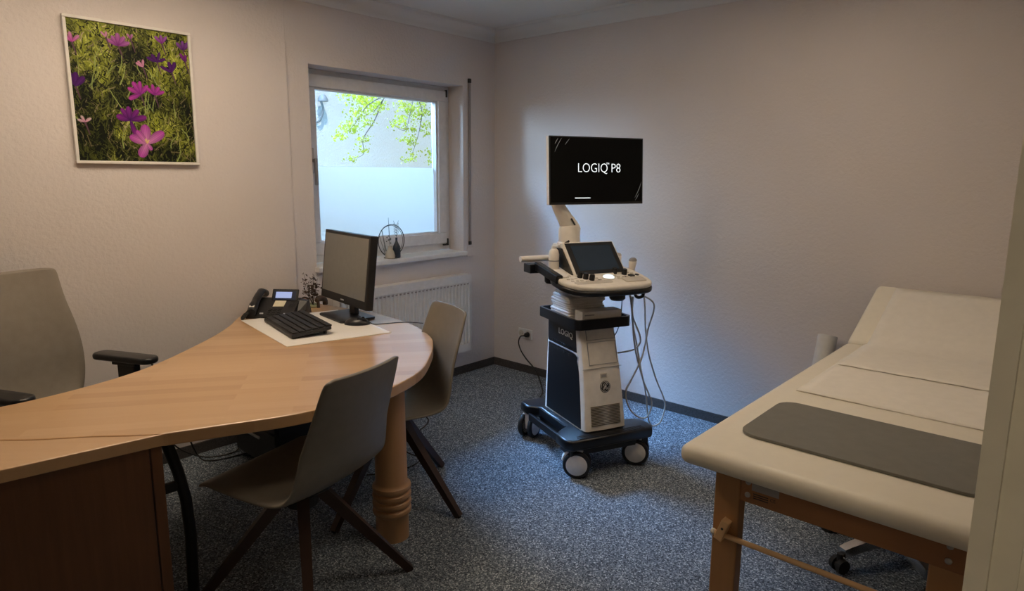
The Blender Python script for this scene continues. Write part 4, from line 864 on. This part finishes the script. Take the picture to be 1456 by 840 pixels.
# plastic bag lump on top
t = empty('plastic_wrap', uw(-.02, -.06, .8655), urz, label='crumpled clear plastic wrap lying on the towel stack under the console', cat='plastic wrap')
b = B(); bmesh.ops.create_icosphere(b.bm, subdivisions=4, radius=1)
for v in b.bm.verts:
    c = v.co.copy(); n = (math.sin(c.x * 7 + 1) * math.sin(c.y * 6) + math.sin(c.z * 9 + c.x * 5) * .7 + math.sin(c.y * 15 + c.x * 11) * .35); rr = 1 + .13 * n
    v.co = Vector((c.x * .135 * rr, c.y * .115 * rr, max(0, (c.z + .55)) * .036 * rr + (0.0)))
b.obj('wrap', 'plastic_bag', t, smooth=True, auto=60)
t = empty('tissue_box', uw(-.005, -.172, .7425), urz - .02, label='flat white cardboard box at the front edge of the ultrasound tray', cat='box')
B().box(-.112, .112, -.042, .036, 0, .066, bev=.002).obj('carton', 'card_white', t)
for x0, x1, z in ((-.10, -.045, .046), (-.10, -.02, .024)): B().box(x0, x1, -.0425, -.0418, z, z + .006).obj('print_line', 'grey_print', t)

# ------------------------------------------------------------------ examination couch
ex = empty('examination_couch', (-1.25, -3.02, 0), label='cream vinyl examination couch on a wooden frame with raised head end', cat='couch')
oxy = lambda x, y: (x + 1.25, y + 3.02)
X0, Y0 = oxy(-2.060, -3.375); X1, Y1 = oxy(-0.505, -2.655)
b = B(); b.box(X0, X1, Y0, Y1, 0.684, 0.742, bev=.027, seg=5); o = b.obj('cushion', 'vinyl', ex, smooth=True, auto=60)
# head section hinged at x=-0.5, rising to z .93 at x=-0.05
ha = math.atan2(.205, .455)
b = B(); L_ = .50; b.box(0, L_, Y0, Y1, -.058, .0, bev=.026, seg=5)
bmesh.ops.transform(b.bm, matrix=Matrix.Translation((X1 + .010, 0, .744)) @ Matrix.Rotation(-ha, 4, 'Y'), verts=list(b.bm.verts)); b.obj('head_cushion', 'vinyl', ex, smooth=True, auto=60)
lx0, lx1 = oxy(-1.985, 0)[0], oxy(-0.56, 0)[0]; ly0, ly1 = oxy(0, -3.325)[1], oxy(0, -2.735)[1]
for x in (lx0, lx1):
    for y, s in ((ly0, 1), (ly1, -1)):
        B().box(x, x + .045, min(y, y + s * .072), max(y, y + s * .072), 0, .684, bev=.004).obj('leg', 'table_wood', ex)
er = B().box(lx0 - .003, lx0 + .022, ly0 + .0, ly1 - .0735, .600, .684, bev=.003).obj('end_rail', 'rail_wood', ex)
B().box(lx1 + .02, lx1 + .045, ly0 + .0725, ly1 - .0725, .600, .684, bev=.003).obj('end_rail', 'rail_wood', ex)
for y in (ly0 + .01, ly1 - .03): B().box(lx0 + .046, lx1 - .001, y, y + .02, .600, .684, bev=.003).obj('side_rail', 'rail_wood', ex)
for y in (ly1 - .095, ly0 + .035):
    for z in (.660, .624):
        b = B(); b.lathe([(0.0, -.002), (.0075, -.002), (.0075, .003), (.004, .0055), (0, .006)], seg=12)
        bmesh.ops.transform(b.bm, matrix=Matrix.Translation((lx0 - .0035, y, z)) @ Matrix.Rotation(-PI / 2, 4, 'Y'), verts=list(b.bm.verts)); b.obj('bolt', 'steel', ex, smooth=True)
B().box(lx0 - .0045, lx0 - .0030, oxy(0, -2.912)[1], oxy(0, -2.840)[1], .640, .676).obj('type_plate', 'label_grey', ex)
for k in range(3): B().box(lx0 - .0040, lx0 - .0030, oxy(0, -2.885)[1], oxy(0, -2.845)[1], .618 + k * .006, .6205 + k * .006).obj('print_line', 'dark_slot', ex)
text_mesh('CE', .012, 'print_mark', 'dark_slot', ex, Matrix.Translation((lx0 - .0036, oxy(0, -2.897)[1], .628)) @ Matrix(((0, 0, -1, 0), (-1, 0, 0, 0), (0, 1, 0, 0), (0, 0, 0, 1))), .0003)
# gas-strut style prop for the head section
B().cyl((X1 + .12, (Y0 + Y1) / 2, .60), (X1 + .32, (Y0 + Y1) / 2, .80), .012, .012, 12).obj('head_prop', 'steel', ex)
B().box(lx1 - .3, lx1 + .001, -.02, .02, .60, .64).obj('prop_rail', 'rail_wood', ex)
# paper roll rod at the foot end
for yy in (-2.772, -3.29):
    y = oxy(0, yy)[1]; xb = lx0 - .0005; bl = B(); bl.box(xb - .026, xb, y - .0115, y + .0115, .472, .536, bev=.002, rot=RX(.33)); bl = bl.obj('rod_bracket', 'light_wood', ex)
    B().cyl((xb - .0275, y - .003, .512), (xb - .0262, y - .003, .512), .0035, .0035, 10).obj('screw_hole', 'dark_slot', bl)
B().cyl((lx0 - .012, oxy(0, -2.748)[1], .487), (lx0 - .012, oxy(0, -3.32)[1], .487), .0075, .0075, 14).obj('roll_rod', 'light_wood', ex, smooth=True)
B().ball((lx0 - .012, oxy(0, -2.745)[1], .487), .009, 12).obj('rod_knob', 'vinyl', ex, smooth=True)
# grey foot mat on the couch
t = empty('foot_mat', (-1.70, -3.03, .742), label='dark grey rounded foam mat across the foot of the examination couch', cat='mat')
B().prism(rrect(-.185, .180, -.315, .285, .055), .0004, .0095, bev=.002).obj('mat', 'mat_grey', t)
# paper sheets
def sheet(name, label, pts_profile, y0, y1, z_off):
    b = B(); ny = 14; rows = []
    for i, (x, z) in enumerate(pts_profile):
        rows.append([b.bm.verts.new((x, y0 + (y1 - y0) * j / ny, z + z_off + .0016 * (math.sin(x * 31 + j * 1.3) * math.sin(j * .9 + x * 9) + 1))) for j in range(ny + 1)])
    for a, c in zip(rows, rows[1:]):
        for j in range(ny): b.bm.faces.new((a[j], a[j + 1], c[j + 1], c[j]))
    o = b.obj(name, 'paper', smooth=True, label=label, cat='paper'); md = o.modifiers.new('thickness', 'SOLIDIFY'); md.thickness = .0009; md.offset = 1
    return o
sheet('couch_paper', 'cream paper sheet lying flat on the middle of the examination couch', [(-1.372 + k * (.86 / 20), .742) for k in range(21)], -3.30, -2.735, .0006)
hp = [(-.94 + k * (.43 / 10), .742) for k in range(11)] + [(-.495 + math.cos(ha) * .46 * k / 12, .744 + .004 + math.sin(ha) * .46 * k / 12) for k in range(1, 13)]
sheet('couch_paper', 'cream paper sheet running up over the raised head end of the couch', hp, -3.32, -2.745, .0046)
# paper roll leaning on the wall beyond the couch
t = empty('paper_roll', (-0.30, -2.455, 0), label='white paper roll leaning on the right wall behind the couch', cat='paper roll')
b = B(); d0, d1 = Vector((0, 0, .012)), Vector((.232, 0, .655)); ax_ = (d1 - d0).normalized(); u = ax_.cross(Vector((0, 1, 0))).normalized(); v = Vector((0, 1, 0))
ring = lambda c, r: [c + u * (r * math.cos(2 * PI * k / 24)) + v * (r * math.sin(2 * PI * k / 24)) for k in range(24)]
b.rings([ring(d0 + ax_ * .02, .02), ring(d0 + ax_ * .02, .047), ring(d1, .047), ring(d1, .020), ring(d1 - ax_ * .12, .020)]); b.obj('roll', 'roll_paper', t, smooth=True, auto=40)
b = B(); b.rings([ring(d1 + ax_ * .0005, .0225), ring(d1 + ax_ * .0005, .0185), ring(d1 - ax_ * .1, .0185)], cap=False); b.obj('core', 'cream_dark', t)
# swivel stool pushed under the couch
t = empty('swivel_stool', (-0.90, -3.00, 0), label='chrome and black swivel stool pushed under the examination couch', cat='stool')
B().lathe([(.15, .46), (.17, .47), (.175, .50), (.16, .525), (0, .53)], seg=28).obj('seat', 'black_plastic', t, smooth=True)
B().cyl((0, 0, .09), (0, 0, .46), .025, .025, 16).obj('gas_lift', 'chrome', t)
a0 = math.atan2(-2.865 + 3.00, -1.125 + .90)
for k in range(5):
    a = a0 + 2 * PI * k / 5; d = Vector((math.cos(a), math.sin(a), 0)); q = d.cross(Vector((0, 0, 1)))
    b = B(); rs = []
    for r_, z_, w_, h_ in ((.02, .105, .030, .020), (.12, .10, .026, .018), (.225, .085, .022, .016), (.255, .078, .020, .015)):
        rs.append([d * r_ + q * w_ + Vector((0, 0, z_ - h_)), d * r_ + q * w_ * .8 + Vector((0, 0, z_ + h_)), d * r_ - q * w_ * .8 + Vector((0, 0, z_ + h_)), d * r_ - q * w_ + Vector((0, 0, z_ - h_))])
    b.rings(rs); l_ = b.obj('base_arm', 'chrome', t)
    b = B(); c_ = d * .262 + Vector((0, 0, .028))
    for s in (-1, 1): b.cyl(c_ + q * (s * .008), c_ + q * (s * .026), .028, .026, 20)
    b.cyl(c_ - q * .008, c_ + q * .008, .018, .018, 12); b.cyl(c_ + Vector((0, 0, .01)), c_ + Vector((0, 0, .045)), .012, .012, 10); b.obj('caster', 'rubber', l_)

# ------------------------------------------------------------------ ceiling lamp (above the frame)
for lx, ly, lm_, lb in ((-2.55, -0.95, 'lamp_diffuser', 'flat rectangular ceiling light panel above the desk'), (-1.35, -2.45, 'lamp_diffuser_dim', 'flat rectangular ceiling light panel above the middle of the room')):
    t = empty('ceiling_lamp', (lx, ly, CEIL), label=lb, cat='lamp', group='ceiling light panels')
    b = B(); b.box(-.62, .62, -.32, .32, -.055, 0, bev=.004); b.obj('housing', 'white_matt', t)
    B().box(-.59, .59, -.29, .29, -.062, -.0555).obj('diffuser', lm_, t)
t = empty('hall_fill_lamp', (-4.45, -3.70, CEIL), label='added unseen round lamp in the hall that brightens the door jamb', cat='lamp')  # unseen lamp added to brighten the door jamb and couch end
B().lathe([(.13, 0), (.13, -.03), (.115, -.035)], seg=28).obj('housing', 'white_matt', t)
B().lathe([(.115, -.0355), (.11, -.05), (.08, -.07), (0, -.08)], seg=28).obj('diffuser', 'hall_fill_diffuser', t, smooth=True)

# ------------------------------------------------------------------ outdoors: branch and wall lamp
t = empty('tree_branch', (0.6, 1.6, 0), label='overhanging branch with fresh yellow-green leaves outside the window', cat='tree')
off3 = Vector((0.6, 1.6, 0))
limbs = [[(1.3, 1.9, 2.75), (0.75, 1.7, 2.50), (0.35, 1.6, 2.28), (0.20, 1.6, 2.14), (0.09, 1.6, 2.02)], [(0.35, 1.6, 2.28), (0.15, 1.55, 2.16), (-0.02, 1.55, 2.06), (-0.15, 1.55, 1.90), (-0.27, 1.55, 1.80)],
         [(0.20, 1.6, 2.14), (0.10, 1.6, 1.95), (-0.03, 1.6, 1.78), (-0.03, 1.6, 1.65), (-0.14, 1.6, 1.60)], [(0.75, 1.7, 2.50), (0.62, 1.65, 2.25), (0.52, 1.6, 2.05), (0.45, 1.6, 1.88), (0.32, 1.6, 1.92)],
         [(0.62, 1.65, 2.25), (0.66, 1.6, 2.08), (0.63, 1.6, 1.90), (0.56, 1.6, 1.72), (0.51, 1.6, 1.63)], [(1.0, 1.8, 2.62), (0.86, 1.6, 2.2), (0.80, 1.6, 1.95), (0.78, 1.6, 1.70), (0.80, 1.6, 1.58)], [(0.35, 1.6, 2.28), (0.05, 1.6, 2.22), (-0.12, 1.6, 2.17), (-0.22, 1.6, 2.13)]]
b = B(); lp = []
for li, l_ in enumerate(limbs):
    c = crom([Vector(p) - off3 for p in l_], 6); b.tube(c, [(.012 if li == 0 else .006) * (1 - .8 * k / (len(c) - 1)) for k in range(len(c))], 6); lp.append(c)
b.obj('limbs', 'bark', t, smooth=True)
B().tube(crom([Vector(p) - off3 for p in ((1.75, 2.2, -.1), (1.70, 2.15, .9), (1.58, 2.05, 1.9), (1.3, 1.9, 2.75))], 5), [.06 - .045 * k / 15 for k in range(16)], 10).obj('trunk', 'bark', t, smooth=True)
b = B()
clus = [(-.18, 2.15, .05, 40), (-.06, 2.12, .09, 90), (.05, 2.10, .09, 90), (.14, 2.08, .07, 60), (-.08, 2.0, .08, 70), (-.20, 1.88, .06, 50), (-.12, 1.86, .05, 40), (-.27, 1.79, .035, 30), (.02, 1.92, .05, 25), (-.03, 1.77, .05, 25), (-.05, 1.68, .035, 20), (-.15, 1.6, .04, 18),
        (.43, 2.10, .06, 40), (.52, 2.08, .08, 60), (.60, 2.02, .09, 50), (.40, 1.97, .05, 30), (.33, 1.93, .05, 20), (.52, 1.90, .045, 35), (.70, 2.05, .06, 35), (.74, 1.95, .045, 30), (.74, 1.86, .04, 25), (.52, 1.78, .05, 45), (.45, 1.80, .03, 12), (.55, 1.68, .05, 16), (.50, 1.61, .035, 26), (.78, 1.68, .035, 26), (.78, 1.60, .03, 14), (.66, 2.16, .08, 40)]
for cx, cz, s, n_ in clus:
    for k in range(int(n_ * 1.5)):
        c = Vector((random.gauss(cx, s * .6), random.gauss(1.6, .05), random.gauss(cz, s * .5))) - off3; r_ = random.uniform(.009, .019)
        u = Vector((random.gauss(0, 1), random.gauss(0, .6), random.gauss(0, .8))).normalized(); v = u.cross(Vector((random.gauss(0, .5), 1, random.gauss(0, .5)))).normalized()
        b.quad(c - u * r_, c + v * r_ * .55, c + u * r_, c - v * r_ * .55)
b.obj('leaves', 'leaf', t, kind='stuff', recalc=False)
t = empty('outdoor_lamp', (0.29, 2.85, 2.22), label='grey curved lamp bracket on the outside wall at the window edge', cat='lamp')
B().tube(crom([(-.02, 0, -.22), (.0, -.05, -.20), (.025, -.08, -.10), (.0, -.09, -.02), (-.02, -.09, .02)], 5), .012, 8).obj('bracket', 'outdoor_metal', t, smooth=True)
B().lathe([(.055, -.03), (.05, 0), (.03, .03), (.008, .045)], (0.02, -.09, .02), 16).obj('shade', 'outdoor_metal', t, smooth=True)
